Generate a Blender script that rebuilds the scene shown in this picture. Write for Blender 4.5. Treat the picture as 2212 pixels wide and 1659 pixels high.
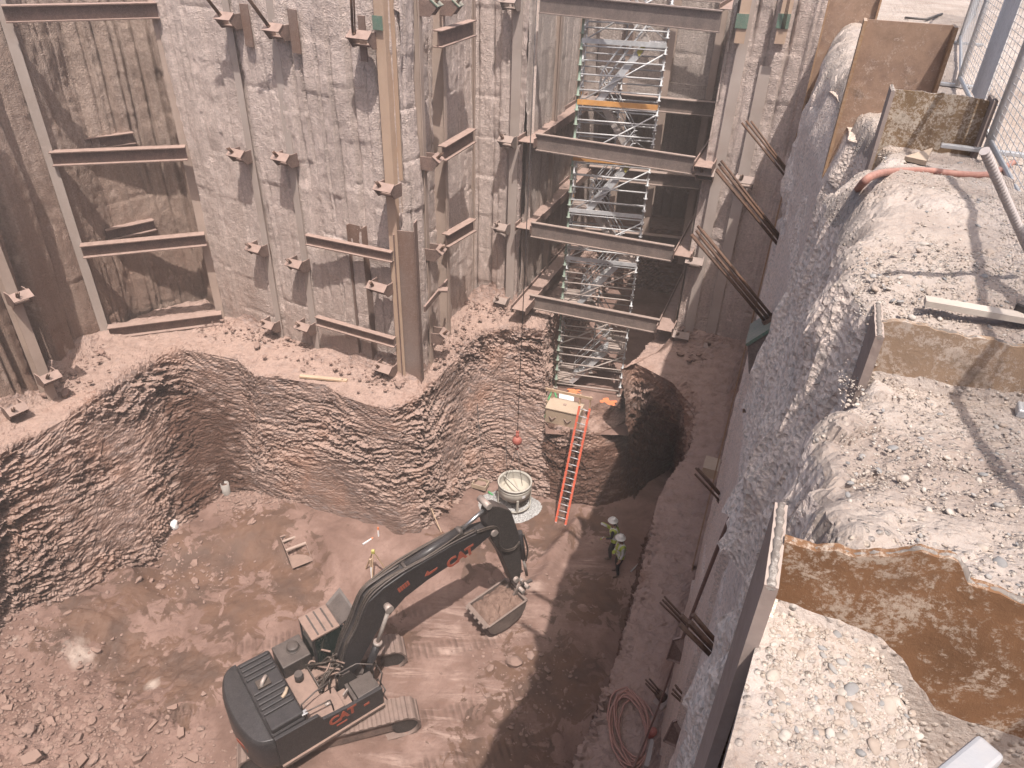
import bpy, bmesh, math, random
import numpy as np
from mathutils import Vector, Matrix
random.seed(5)
for _o in list(bpy.data.objects): bpy.data.objects.remove(_o)
SC = bpy.context.scene; COL = SC.collection
R = math.radians
# ------------------------------------------------------------------ camera
FPX, CX, CY, CAMZ = 1560.0, 1106.0, 829.5, 20.4
_d = np.array([(1020-CX)/FPX, (3200-CY)/FPX, 1.0]); _dn = _d/np.linalg.norm(_d)
_f = np.array([0, 0, 1.0]); _yh = _f-_dn*_f.dot(_dn); _yh /= np.linalg.norm(_yh)
_zz = -_dn; _xx = np.cross(_yh, _zz)
RW = np.array([_xx, _yh, _zz])
cam_d = bpy.data.cameras.new('camera'); cam = bpy.data.objects.new('camera', cam_d); COL.objects.link(cam)
_m = np.eye(4); _m[:3, 0] = RW[:, 0]; _m[:3, 1] = -RW[:, 1]; _m[:3, 2] = -RW[:, 2]; _m[:3, 3] = [0, 0, CAMZ]
cam.matrix_world = Matrix(_m.tolist())
cam_d.angle_x = 2*math.atan(1106/FPX); cam_d.clip_start = 0.05; cam_d.clip_end = 2000
SC.camera = cam
# ------------------------------------------------------------------ light
SUN = Vector((0.10, -0.43, 1.0)).normalized()
elev = math.asin(SUN.z)
W = bpy.data.worlds.new('World'); SC.world = W; W.use_nodes = True
_nt = W.node_tree; _bg = _nt.nodes['Background']
_sky = _nt.nodes.new('ShaderNodeTexSky'); _sky.sky_type = 'NISHITA'; _sky.sun_disc = False
_sky.sun_elevation = elev; _sky.sun_rotation = math.atan2(SUN.x, SUN.y); _sky.dust_density = 5.0; _sky.air_density = 0.8; _sky.ozone_density = 0.4
_nt.links.new(_sky.outputs[0], _bg.inputs[0]); _bg.inputs[1].default_value = 0.15
_sl = bpy.data.lights.new('sun', 'SUN'); _sl.energy = 4.6; _sl.angle = R(0.5); _sl.color = (1.0, 0.94, 0.88)
sun = bpy.data.objects.new('sun', _sl); COL.objects.link(sun)
sun.rotation_euler = SUN.to_track_quat('Z', 'Y').to_euler(); sun.location = (5, -20, 60)
SC.view_settings.view_transform = 'Standard'; SC.view_settings.look = 'None'; SC.view_settings.exposure = 0.40
SC.view_settings.gamma = 1.0
SC.render.engine = 'CYCLES'
SC.cycles.max_bounces = 6; SC.cycles.diffuse_bounces = 4; SC.cycles.volume_bounces = 0

# ------------------------------------------------------------------ geometry of the photograph
def ray(px, py):
    return RW @ np.array([(px-CX)/FPX, (py-CY)/FPX, 1.0])
def P(px, py, z):
    r = ray(px, py); t = (z-CAMZ)/r[2]; return Vector((r[0]*t, r[1]*t, z))
def PD(px, py, drop):
    return P(px, py, CAMZ-drop)
def PL(px, py, A, B, off=0.0):
    A = np.array(A[:2], float); B = np.array(B[:2], float)
    n = np.array([-(B-A)[1], (B-A)[0]]); n /= np.linalg.norm(n); r = ray(px, py)
    t = (A@n-off)/(r[:2]@n); p = r*t; return Vector((p[0], p[1], p[2]+CAMZ))
def PY(px, py, y):
    r = ray(px, py); t = y/r[1]; return Vector((r[0]*t, y, CAMZ+r[2]*t))
# ------------------------------------------------------------------ noise
def _hash(ix, iy, iz, s):
    h = (ix.astype(np.int64)*374761393+iy.astype(np.int64)*668265263+iz.astype(np.int64)*2147483647+s*1274126177) & 0xffffffff
    h = ((h ^ (h >> 13))*1274126177) & 0xffffffff
    h = ((h ^ (h >> 16))*2246822519) & 0xffffffff
    return ((h ^ (h >> 15)) & 0xffffff)/float(0xffffff)
def vn(p, s=0):
    i = np.floor(p); f = p-i; f = f*f*(3-2*f); x, y, z = i[:, 0], i[:, 1], i[:, 2]; r = 0
    for a in (0, 1):
        for b in (0, 1):
            for c in (0, 1):
                w = (f[:, 0] if a else 1-f[:, 0])*(f[:, 1] if b else 1-f[:, 1])*(f[:, 2] if c else 1-f[:, 2])
                r = r+w*_hash(x+a, y+b, z+c, s)
    return r*2-1
def fbm(p, sc=1.0, o=4, s=0, g=0.5):
    q = np.asarray(p, float)*sc; a = 1.0; t = 0; n = 0
    for k in range(o):
        t = t+a*vn(q+k*17.3, s+k); n += a; a *= g; q = q*2.03
    return t/n
def cells(p, s=0):
    """jittered cells: distance, cell random, offset from the cell's point"""
    i = np.floor(p); best = np.full(len(p), 9e9); rid = np.zeros(len(p)); off = np.zeros_like(p); sec = np.full(len(p), 9e9)
    for a in (-1, 0, 1):
        for b in (-1, 0, 1):
            for c in (-1, 0, 1):
                j = i+[a, b, c]
                q = np.stack([j[:, 0]+_hash(j[:, 0], j[:, 1], j[:, 2], s), j[:, 1]+_hash(j[:, 0], j[:, 1], j[:, 2], s+1), j[:, 2]+_hash(j[:, 0], j[:, 1], j[:, 2], s+2)], 1)
                d = ((p-q)**2).sum(1); m = d < best
                sec = np.where(m, best, np.minimum(sec, d))
                best = np.where(m, d, best); rid = np.where(m, _hash(j[:, 0], j[:, 1], j[:, 2], s+3), rid); off[m] = (p-q)[m]
    return np.sqrt(best), rid, off, np.sqrt(sec)
# ------------------------------------------------------------------ objects
LOC = {}
def props(o, label=None, cat=None, group=None, kind=None):
    if label: o['label'] = label
    if cat: o['category'] = cat
    if group: o['group'] = group
    if kind: o['kind'] = kind
    return o
def thing(name, label, cat, loc=(0, 0, 0), rz=0, group=None, mat4=None):
    o = bpy.data.objects.new(name, None); COL.objects.link(o); o.empty_display_size = 0.2
    o.location = loc; o.rotation_euler = (0, 0, rz)
    LOC[o.name] = Vector(loc) if rz == 0 else None
    return props(o, label, cat, group)
def mesh_obj(name, v, f, mat, parent=None, smooth=False, origin=None, mi=None):
    me = bpy.data.meshes.new(name)
    v = np.asarray(v, float)
    sh = np.zeros(3)
    o = bpy.data.objects.new(name, me); COL.objects.link(o)
    if parent is not None:
        o.parent = parent
        l = LOC.get(parent.name)
        if l is not None: sh = np.array(l)
        LOC[o.name] = l
    elif origin is not None:
        sh = np.array(origin, float); o.location = origin
    me.from_pydata((v-sh).tolist(), [], f if isinstance(f, list) else f.tolist())
    for m in (mat if isinstance(mat, (list, tuple)) else [mat]): me.materials.append(m)
    if mi is not None: me.polygons.foreach_set('material_index', mi)
    if smooth: me.polygons.foreach_set('use_smooth', [True]*len(me.polygons))
    me.update()
    return o
def attr(o, name, vals):
    a = o.data.attributes.new(name, 'FLOAT', 'POINT'); a.data.foreach_set('value', np.asarray(vals, np.float32))
def grid_faces(nu, nv):
    i = np.arange(nu-1)[:, None]*nv+np.arange(nv-1)[None, :]
    return np.stack([i, i+nv, i+nv+1, i+1], -1).reshape(-1, 4)
class MB:
    def __init__(s): s.v = []; s.f = []; s.sm = []
    def add(s, vs, fs, sm=False):
        b = len(s.v); s.v += [tuple(x) for x in vs]; s.f += [[b+i for i in q] for q in fs]; s.sm += [sm]*len(fs); return s
    def box(s, c, sz, M=None, taper=1.0):
        c = Vector(c); M = M or Matrix.Identity(3); h = [x/2 for x in sz]; vs = []
        for z in (-1, 1):
            k = taper if z > 0 else 1
            for x, y in ((-1, -1), (1, -1), (1, 1), (-1, 1)): vs.append(c+M @ Vector((x*h[0]*k, y*h[1]*k, z*h[2])))
        return s.add(vs, [[0, 3, 2, 1], [4, 5, 6, 7], [0, 1, 5, 4], [1, 2, 6, 5], [2, 3, 7, 6], [3, 0, 4, 7]])
    def bx(s, x0, x1, y0, y1, z0, z1): return s.box(((x0+x1)/2, (y0+y1)/2, (z0+z1)/2), (x1-x0, y1-y0, z1-z0))
    def bar(s, a, b, w, h, up=(0, 0, 1), ext=0):
        a = Vector(a); b = Vector(b); x = (b-a).normalized(); a = a-x*ext; b = b+x*ext
        y = Vector(up).cross(x)
        if y.length < 1e-5: y = Vector((1, 0, 0)).cross(x)
        y.normalize(); z = x.cross(y)
        return s.box((a+b)/2, ((b-a).length, w, h), Matrix((x, y, z)).transposed())
    def tube(s, pts, r, n=8, caps=True, closed=False):
        pts = [Vector(p) for p in pts]; m = len(pts); rr = r if isinstance(r, (list, tuple)) else [r]*m
        vs = []; prev = None
        for i, p in enumerate(pts):
            if closed: t = (pts[(i+1) % m]-pts[i-1])
            else: t = pts[min(i+1, m-1)]-pts[max(i-1, 0)]
            if t.length < 1e-9: t = Vector((0, 0, 1))
            t.normalize()
            if prev is None:
                q = Vector((0, 0, 1)) if abs(t.z) < .9 else Vector((1, 0, 0))
                u = t.cross(q).normalized()
            else:
                u = prev-t*prev.dot(t)
                if u.length < 1e-6: u = t.orthogonal()
                u.normalize()
            prev = u; w = t.cross(u)
            for k in range(n):
                a = 2*math.pi*k/n; vs.append(p+(u*math.cos(a)+w*math.sin(a))*rr[i])
        fs = []
        for i in range(m if closed else m-1):
            j = (i+1) % m
            for k in range(n): fs.append([i*n+k, i*n+(k+1) % n, j*n+(k+1) % n, j*n+k])
        s.add(vs, fs, True)
        if caps and not closed:
            b = len(s.v)-len(vs); s.f += [[b+k for k in range(n)][::-1], [b+(m-1)*n+k for k in range(n)]]; s.sm += [False, False]
        return s
    def cyl(s, a, b, r0, r1=None, n=16): return s.tube([a, b], [r0, r0 if r1 is None else r1], n)
    def prism(s, poly, o, X, Y, Z, d0, d1):
        """poly in the X/Y plane at o, extruded along Z from d0 to d1"""
        o = Vector(o); X = Vector(X); Y = Vector(Y); Z = Vector(Z); n = len(poly)
        vs = [o+X*a+Y*b+Z*d0 for a, b in poly]+[o+X*a+Y*b+Z*d1 for a, b in poly]
        return s.add(vs, [list(range(n))[::-1], list(range(n, 2*n))]+[[i, (i+1) % n, n+(i+1) % n, n+i] for i in range(n)])
    def hbeam(s, a, b, depth, width, up=(0, 0, 1), tf=.02, tw=.014):
        """wide flange beam: web lies along `up`, flanges across it"""
        a = Vector(a); b = Vector(b); x = (b-a).normalized(); y = Vector(up).cross(x)
        if y.length < 1e-5: y = Vector((0, 1, 0))
        y.normalize(); z = x.cross(y); d = depth/2; w = width/2; t = tw/2
        poly = [(-w, -d), (w, -d), (w, -d+tf), (t, -d+tf), (t, d-tf), (w, d-tf), (w, d), (-w, d), (-w, d-tf), (-t, d-tf), (-t, -d+tf), (-w, -d+tf)]
        L = (b-a).length
        n = 12; vs = [a+y*p+z*q for p, q in poly]+[b+y*p+z*q for p, q in poly]
        fs = [[i, (i+1) % n, n+(i+1) % n, n+i] for i in range(n)]
        for k in (0, n): fs += [[k+0, k+1, k+2, k+11], [k+3, k+4, k+9, k+10], [k+5, k+6, k+7, k+8]]
        fs += [[2, 3, 10, 11], [4, 5, 8, 9], [14, 15, 22, 23], [16, 17, 20, 21]]
        return s.add(vs, fs)
    def ico(s, c, r, sub=1, sc=(1, 1, 1), jit=0, rnd=None, M=None):
        bm = bmesh.new(); bmesh.ops.create_icosphere(bm, subdivisions=sub, radius=1)
        vs = []
        for v in bm.verts:
            q = Vector(v.co)*(1+(rnd.uniform(-jit, jit) if rnd else 0)); q = Vector((q.x*sc[0]*r, q.y*sc[1]*r, q.z*sc[2]*r))
            vs.append(Vector(c)+(M @ q if M else q))
        fs = [[v.index for v in f.verts] for f in bm.faces]; bm.free()
        return s.add(vs, fs, jit == 0)
    def lathe(s, prof, c, n=32, axis='z'):
        vs = []; c = Vector(c); m = len(prof)
        for r, z in prof:
            for k in range(n):
                a = 2*math.pi*k/n; vs.append(c+Vector((r*math.cos(a), r*math.sin(a), z)))
        fs = [[i*n+k, i*n+(k+1) % n, (i+1)*n+(k+1) % n, (i+1)*n+k] for i in range(m-1) for k in range(n)]
        return s.add(vs, fs, True)
    def build(s, name, mat, parent=None, bevel=0, origin=None, seg=2):
        o = mesh_obj(name, s.v, s.f, mat, parent, origin=origin)
        if any(s.sm): o.data.polygons.foreach_set('use_smooth', s.sm)
        if bevel:
            m = o.modifiers.new('bevel', 'BEVEL'); m.width = bevel; m.segments = seg; m.limit_method = 'ANGLE'; m.angle_limit = R(40)
        return o
def one(name, label, cat, mb, mat, origin=None, group=None, bevel=0):
    if origin is None:
        a = np.array([list(v) for v in mb.v]); origin = Vector((a[:, 0].mean(), a[:, 1].mean(), a[:, 2].min()))
    return props(mb.build(name, mat, None, bevel, origin), label, cat, group)
def struct(o): o['kind'] = 'structure'; return o
def catmull(pts, n=8):
    pts = [Vector(p) for p in pts]; out = []
    q = [pts[0]*2-pts[1]]+pts+[pts[-1]*2-pts[-2]]
    for i in range(1, len(q)-2):
        a, b, c, d = q[i-1:i+3]
        for k in range(n):
            t = k/n; out.append(.5*((2*b)+(c-a)*t+(2*a-5*b+4*c-d)*t*t+(3*b-a-3*c+d)*t**3))
    return out+[pts[-1]]
# ------------------------------------------------------------------ materials
class G:
    def __init__(s, name, rough=.8, metal=0.0, spec=.3):
        s.m = bpy.data.materials.new(name); s.m.use_nodes = True; s.t = s.m.node_tree; s.b = s.t.nodes['Principled BSDF']
        s.b.inputs['Roughness'].default_value = rough; s.b.inputs['Metallic'].default_value = metal; s.b.inputs['Specular IOR Level'].default_value = spec
        s.geo = s.t.nodes.new('ShaderNodeNewGeometry'); s.pos = s.geo.outputs['Position']
    def lk(s, v, i):
        if isinstance(v, (int, float)): i.default_value = v
        elif isinstance(v, tuple): i.default_value = v if len(v) == len(i.default_value) else tuple(v)+(1.0,)
        else: s.t.links.new(v, i)
    def map(s, sc=(1, 1, 1), rot=(0, 0, 0), v=None):
        n = s.t.nodes.new('ShaderNodeMapping'); s.t.links.new(v or s.pos, n.inputs[0]); n.inputs['Scale'].default_value = sc; n.inputs['Rotation'].default_value = rot; return n.outputs[0]
    def noise(s, sc, det=4, ro=.55, v=None, dist=0):
        n = s.t.nodes.new('ShaderNodeTexNoise'); s.t.links.new(v or s.pos, n.inputs['Vector']); n.inputs['Scale'].default_value = sc; n.inputs['Detail'].default_value = det; n.inputs['Roughness'].default_value = ro; n.inputs['Distortion'].default_value = dist; return n.outputs['Fac']
    def vor(s, sc, feat='F1', v=None, out='Distance', rnd=1.0):
        n = s.t.nodes.new('ShaderNodeTexVoronoi'); n.feature = feat; s.t.links.new(v or s.pos, n.inputs['Vector']); n.inputs['Scale'].default_value = sc; n.inputs['Randomness'].default_value = rnd; return n.outputs[out]
    def ramp(s, f, stops, interp='LINEAR'):
        n = s.t.nodes.new('ShaderNodeValToRGB'); s.t.links.new(f, n.inputs[0]); e = n.color_ramp.elements; n.color_ramp.interpolation = interp
        while len(e) < len(stops): e.new(.5)
        for k, (p, c) in enumerate(stops):
            e[k].position = p; e[k].color = (c, c, c, 1) if isinstance(c, (int, float)) else tuple(c)+(1,)
        return n.outputs[0]
    def mr(s, f, a, b, c=0.0, d=1.0):
        n = s.t.nodes.new('ShaderNodeMapRange'); s.t.links.new(f, n.inputs[0])
        for k, x in zip((1, 2, 3, 4), (a, b, c, d)): n.inputs[k].default_value = x
        return n.outputs[0]
    def mix(s, f, a, b, mode='MIX'):
        n = s.t.nodes.new('ShaderNodeMix'); n.data_type = 'RGBA'; n.blend_type = mode
        s.lk(f, n.inputs[0]); s.lk(a, n.inputs[6]); s.lk(b, n.inputs[7]); return n.outputs[2]
    def ma(s, op, a, b=0.0):
        n = s.t.nodes.new('ShaderNodeMath'); n.operation = op; s.lk(a, n.inputs[0]); s.lk(b, n.inputs[1]); return n.outputs[0]
    def nz(s):
        n = s.t.nodes.new('ShaderNodeSeparateXYZ'); s.t.links.new(s.geo.outputs['True Normal'], n.inputs[0]); return n.outputs[2]
    def z(s):
        n = s.t.nodes.new('ShaderNodeSeparateXYZ'); s.t.links.new(s.pos, n.inputs[0]); return n.outputs[2]
    def at(s, name):
        n = s.t.nodes.new('ShaderNodeAttribute'); n.attribute_name = name; return n.outputs['Fac']
    def bump(s, h, st=.5, d=.02, prev=None):
        n = s.t.nodes.new('ShaderNodeBump'); n.inputs['Strength'].default_value = st; n.inputs['Distance'].default_value = d; s.t.links.new(h, n.inputs['Height'])
        if prev is not None: s.t.links.new(prev, n.inputs['Normal'])
        s.t.links.new(n.outputs[0], s.b.inputs['Normal']); return n.outputs[0]
    def col(s, c): s.lk(c, s.b.inputs['Base Color']); return s
    def ro(s, f): s.lk(f, s.b.inputs['Roughness']); return s
def steel(name, base, dark, dust=(.30, .215, .18), amt=.9, rough=.65, metal=0.0, sc=3.0, rust=None):
    """painted or bare steel with site dust lying on its upper faces"""
    g = G(name, rough, metal)
    c = g.mix(g.ramp(g.noise(sc, 5), [(.35, 0.0), (.7, 1.0)]), dark, base)
    c = g.mix(g.ramp(g.noise(sc*.35, 5, .65, g.map((1, 1, .35))), [(.42, 0.0), (.66, .6)]), c, tuple(x*.68 for x in dark))
    c = g.mix(g.ramp(g.noise(9, 6, .75), [(.5, 0.0), (.68, .5)]), c, tuple(x*.65+y*.35 for x, y in zip(base, dust)))
    c = g.mix(g.ramp(g.noise(40, 2), [(.4, 0.0), (.75, .35)]), c, dust)
    if rust: c = g.mix(g.ramp(g.noise(1.7, 6, .7), [(.55, 0.0), (.66, .9)]), c, rust)
    f = g.ma('MULTIPLY', g.mr(g.nz(), .25, .9, 0, amt), g.ramp(g.noise(5, 4), [(.25, .55), (.6, 1.0)]))
    g.col(g.mix(f, c, dust)); g.bump(g.noise(60, 3), .25, .004); return g.m
M = {}
# sprayed shotcrete and the soil between the piles, dirtier towards the foot where mud has splashed
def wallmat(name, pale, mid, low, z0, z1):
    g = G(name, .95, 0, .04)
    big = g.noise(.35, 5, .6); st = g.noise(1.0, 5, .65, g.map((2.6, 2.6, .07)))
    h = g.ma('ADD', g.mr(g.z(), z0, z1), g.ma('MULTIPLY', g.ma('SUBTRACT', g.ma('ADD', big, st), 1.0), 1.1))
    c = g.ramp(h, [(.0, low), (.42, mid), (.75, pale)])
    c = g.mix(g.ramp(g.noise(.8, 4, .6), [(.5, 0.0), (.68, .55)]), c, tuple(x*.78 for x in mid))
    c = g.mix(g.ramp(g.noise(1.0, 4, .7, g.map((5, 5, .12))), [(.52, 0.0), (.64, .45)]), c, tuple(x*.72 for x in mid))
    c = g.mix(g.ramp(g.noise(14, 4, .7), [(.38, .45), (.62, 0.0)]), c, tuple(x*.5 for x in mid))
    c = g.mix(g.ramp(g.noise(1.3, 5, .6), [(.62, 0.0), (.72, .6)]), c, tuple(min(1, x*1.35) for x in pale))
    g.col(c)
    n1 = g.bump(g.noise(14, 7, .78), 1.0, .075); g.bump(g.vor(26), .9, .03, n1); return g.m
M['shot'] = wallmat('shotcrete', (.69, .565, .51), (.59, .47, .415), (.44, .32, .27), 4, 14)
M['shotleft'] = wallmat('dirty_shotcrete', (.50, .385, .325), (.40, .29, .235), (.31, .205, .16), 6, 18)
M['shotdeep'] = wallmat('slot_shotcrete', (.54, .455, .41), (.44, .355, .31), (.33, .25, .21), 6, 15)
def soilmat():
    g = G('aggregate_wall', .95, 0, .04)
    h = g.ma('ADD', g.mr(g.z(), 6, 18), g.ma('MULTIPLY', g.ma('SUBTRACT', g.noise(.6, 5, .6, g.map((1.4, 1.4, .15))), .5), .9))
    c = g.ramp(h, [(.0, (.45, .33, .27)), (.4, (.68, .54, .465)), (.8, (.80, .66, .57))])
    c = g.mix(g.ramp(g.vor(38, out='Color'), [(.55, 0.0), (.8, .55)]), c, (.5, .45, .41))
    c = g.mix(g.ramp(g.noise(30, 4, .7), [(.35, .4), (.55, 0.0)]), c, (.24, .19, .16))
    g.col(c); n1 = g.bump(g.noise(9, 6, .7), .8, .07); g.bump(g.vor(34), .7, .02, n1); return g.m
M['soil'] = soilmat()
def gravel():
    g = G('compacted_gravel', .95, 0, .04)
    c = g.ramp(g.noise(1.6, 5, .6), [(.3, (.28, .225, .195)), (.5, (.355, .30, .265)), (.72, (.44, .38, .345))])
    peb = g.vor(45, out='Color'); e = g.vor(45, 'F1')
    pc = g.ramp(peb, [(.0, (.24, .23, .225)), (.35, (.42, .34, .28)), (.6, (.52, .46, .40)), (.85, (.30, .28, .27)), (1., (.46, .30, .22))])
    m = g.ma('MULTIPLY', g.ramp(e, [(.28, 1.0), (.42, 0.0)]), g.ramp(g.noise(2.2, 3), [(.38, 0.0), (.55, 1.0)]))
    c = g.mix(m, c, pc)
    c = g.mix(g.ramp(g.noise(70, 3, .7), [(.3, .45), (.5, 0.0)]), c, (.24, .17, .13))
    g.col(c); n1 = g.bump(g.noise(22, 6, .7), .55, .03); n2 = g.bump(g.ma('MULTIPLY', m, g.mr(e, .5, 0)), .7, .025, n1); return g.m
M['gravel'] = gravel()
def rockmat():
    g = G('shale_rock', .9, 0, .12)
    v = g.map((1, 1, 3.2), (R(9), R(6), 0))
    c = g.ramp(g.noise(.8, 6, .6, v, .6), [(.25, (.165, .105, .085)), (.45, (.225, .15, .122)), (.6, (.275, .19, .16)), (.8, (.34, .255, .23))])
    c = g.mix(g.ramp(g.vor(4.5, out='Color', v=v), [(.55, 0.0), (.85, .7)]), c, (.29, .235, .22))
    c = g.mix(g.ramp(g.vor(5.5, out='Color', v=v), [(.15, .6), (.4, 0.0)]), c, (.13, .082, .067))
    c = g.mix(g.ramp(g.noise(.45, 4), [(.52, 0.0), (.66, .65)]), c, (.34, .195, .14))
    d = g.ma('MULTIPLY', g.mr(g.nz(), .45, .95), g.ramp(g.noise(3, 4), [(.3, .4), (.55, .9)]))
    c = g.mix(d, c, (.39, .275, .23))
    wet_shade = g.at('wet_shade'); wf = g.ramp(g.ma('ADD', wet_shade, g.ma('MULTIPLY', g.ma('SUBTRACT', g.noise(1.6, 7, .7, v), .5), 1.6)), [(.4, 0.0), (.7, 1.0)])
    c = g.mix(wf, c, g.mix(.35, (.075, .038, .026), g.mix(1.0, c, (.5, .42, .4), 'MULTIPLY')))
    g.col(c); g.ro(g.mr(wf, 0, 1, .88, .5))
    n1 = g.bump(g.noise(5, 7, .7, v), .8, .09); n1 = g.bump(g.vor(7, v=v), .5, .05, n1); g.bump(g.noise(22, 6, .75, v), .7, .035, n1); return g.m
M['rock'] = rockmat()
def floormat():
    g = G('pit_mud', .9, 0, .2)
    c = g.ramp(g.noise(.7, 6, .6, None, .4), [(.25, (.13, .078, .062)), (.45, (.185, .115, .093)), (.62, (.25, .163, .135)), (.8, (.33, .225, .19))])
    c = g.mix(g.ramp(g.noise(8, 5, .65), [(.52, 0.0), (.7, .5)]), c, (.17, .10, .078))
    sv = g.map((.35, 2.6, 1), (0, 0, R(-48))); s = g.noise(1.3, 7, .68, sv, 1.2)
    sa = g.ma('MULTIPLY', g.at('streak'), g.ramp(g.noise(.8, 3), [(.4, .1), (.6, 1.0)]))
    c = g.mix(g.ma('MULTIPLY', sa, g.ramp(s, [(.5, 0.0), (.66, .7)])), c, (.46, .335, .285))
    c = g.mix(g.ma('MULTIPLY', sa, g.ramp(s, [(.34, .8), (.46, 0.0)])), c, (.19, .11, .085))
    xt = g.t.nodes.new('ShaderNodeSeparateXYZ'); g.t.links.new(g.map((1, 1, 1), (0, 0, R(-18))), xt.inputs[0]); tw_ = g.ma('SINE', g.ma('MULTIPLY', xt.outputs[0], 30.0))
    tk = g.ma('MULTIPLY', g.at('trk'), g.ramp(g.noise(1.5, 4), [(.38, 0.0), (.56, 1.0)])); c = g.mix(g.ma('MULTIPLY', tk, g.mr(tw_, -1, 1, 0, .5)), c, (.12, .075, .058))
    wf = g.ramp(g.ma('ADD', g.at('wet_shade'), g.ma('MULTIPLY', g.ma('SUBTRACT', g.noise(1.6, 7, .66, None, .9), .5), 1.9)), [(.46, 0.0), (.53, 1.0)])
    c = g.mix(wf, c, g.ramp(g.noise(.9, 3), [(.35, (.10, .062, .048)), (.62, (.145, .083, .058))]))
    c = g.mix(g.ramp(g.ma('ADD', g.at('pale'), g.ma('MULTIPLY', g.ma('SUBTRACT', g.noise(3, 5), .5), .9)), [(.5, 0.0), (.95, .7)]), c, (.46, .38, .33))
    g.col(c); g.ro(g.mr(wf, 0, 1, .94, .62))
    n1 = g.bump(g.noise(6, 6, .65), .5, .06); n1 = g.bump(g.ma('MULTIPLY', tk, tw_), .8, .03, n1); g.bump(g.ma('MULTIPLY', g.noise(28, 4, .7), g.mr(wf, 0, 1, 1.0, .25)), .5, .03, n1); return g.m
M['floor'] = floormat()
M['waler'] = steel('dusty_brown_steel', (.165, .105, .085), (.10, .066, .055), (.36, .255, .215))
M['greysteel'] = steel('grey_brown_steel', (.185, .145, .125), (.12, .095, .085), (.34, .26, .225))
M['pile'] = steel('dusty_pile_steel', (.42, .325, .27), (.33, .25, .205), (.36, .27, .23), sc=1.2)
M['piletan'] = steel('tan_pile_steel', (.48, .34, .24), (.42, .29, .21), (.40, .30, .25), sc=1.2)
M['pileblue'] = steel('grey_pile_steel', (.42, .36, .325), (.33, .27, .235), (.36, .27, .23), sc=.8)
M['plate'] = steel('dark_steel_plate', (.175, .135, .12), (.15, .085, .06), (.33, .24, .2), sc=.6)
M['strand'] = steel('rusty_strand', (.13, .065, .04), (.06, .034, .024), (.22, .14, .10), amt=.3)
M['green'] = steel('green_paint', (.09, .19, .14), (.08, .14, .105), (.36, .27, .23), amt=.65)
M['galv'] = steel('galvanised_tube', (.56, .57, .58), (.42, .43, .44), (.50, .44, .40), amt=.4, rough=.5, metal=.1, sc=6)
M['galvd'] = steel('dusty_galvanised_tube', (.46, .42, .39), (.34, .30, .275), (.44, .34, .29), amt=.8, rough=.6, metal=.1, sc=6)
M['scafgreen'] = steel('pale_green_post', (.20, .29, .225), (.16, .22, .175), (.36, .29, .25), amt=.4)
M['orange'] = steel('orange_toeboard', (.62, .30, .075), (.50, .22, .055), (.5, .36, .25), amt=.35)
M['yellow'] = steel('yellow_tag', (.48, .44, .08), (.40, .36, .07), (.5, .4, .3), amt=.3)
M['black'] = steel('black_machine_paint', (.017, .017, .020), (.011, .011, .013), (.105, .092, .09), amt=.3, rough=.36)
M['blackd'] = steel('dusty_black_paint', (.028, .027, .028), (.018, .017, .017), (.17, .135, .12), amt=.5, rough=.45)
M['dirtdeck'] = steel('dirt_covered_deck', (.20, .135, .11), (.075, .055, .048), (.28, .19, .155), amt=.9, rough=.85)
M['rubber'] = steel('hose_rubber', (.014, .014, .015), (.011, .011, .011), (.20, .15, .12), amt=.35, rough=.55)
M['chrome'] = steel('chromed_rod', (.65, .66, .68), (.55, .56, .58), (.6, .55, .5), amt=.15, rough=.22, metal=.9)
M['greyrod'] = steel('dusty_rod', (.36, .33, .31), (.26, .23, .21), (.40, .30, .26), amt=.6, rough=.5, metal=.2)
M['track'] = steel('worn_track_steel', (.15, .115, .10), (.085, .062, .054), (.27, .19, .16), amt=.75, rough=.6)
M['bucketst'] = steel('worn_bucket_steel', (.155, .125, .112), (.085, .066, .058), (.26, .19, .16), amt=.7, rough=.55)
M['decal'] = steel('orange_red_decal', (.36, .065, .032), (.27, .05, .026), (.30, .16, .12), amt=.3)
M['ladder'] = steel('orange_red_fibreglass', (.66, .10, .045), (.58, .085, .04), (.6, .3, .22), amt=.3, rough=.5)
M['alu'] = steel('aluminium', (.52, .53, .55), (.42, .43, .45), (.5, .45, .42), amt=.35, rough=.4, metal=.4)
M['wood'] = steel('pale_lumber', (.47, .33, .215), (.40, .27, .17), (.5, .38, .29), amt=.5, rough=.85)
M['boxtan'] = steel('tan_plywood_box', (.42, .32, .23), (.36, .27, .19), (.47, .37, .29), amt=.5, rough=.85)
M['greywood'] = steel('weathered_board', (.46, .40, .345), (.38, .325, .28), (.5, .43, .37), amt=.4, rough=.85)
M['white'] = steel('white_sheet', (.78, .77, .78), (.72, .71, .72), (.7, .65, .62), amt=.15, rough=.6)
M['bucketpaint'] = steel('pale_grey_paint', (.42, .40, .36), (.34, .31, .27), (.50, .46, .40), amt=.35, rough=.6, sc=5)
M['concrete'] = steel('wet_concrete_lining', (.46, .42, .35), (.40, .36, .30), (.48, .43, .36), amt=.3, rough=.7)
M['stone'] = steel('grey_crushed_stone', (.50, .49, .485), (.34, .33, .33), (.6, .58, .56), amt=.5, sc=14)
M['greenhose'] = steel('green_hose', (.05, .32, .10), (.04, .26, .085), (.2, .35, .2), amt=.3, rough=.5)
M['redhose'] = steel('faded_red_hose', (.36, .17, .13), (.29, .13, .10), (.45, .29, .24), amt=.35, rough=.6)
M['brownhose'] = steel('brown_hose', (.17, .095, .075), (.13, .07, .055), (.25, .16, .13), amt=.3, rough=.6)
M['redpaint'] = steel('faded_red_paint', (.34, .075, .055), (.27, .06, .045), (.4, .2, .16), amt=.4)
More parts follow.
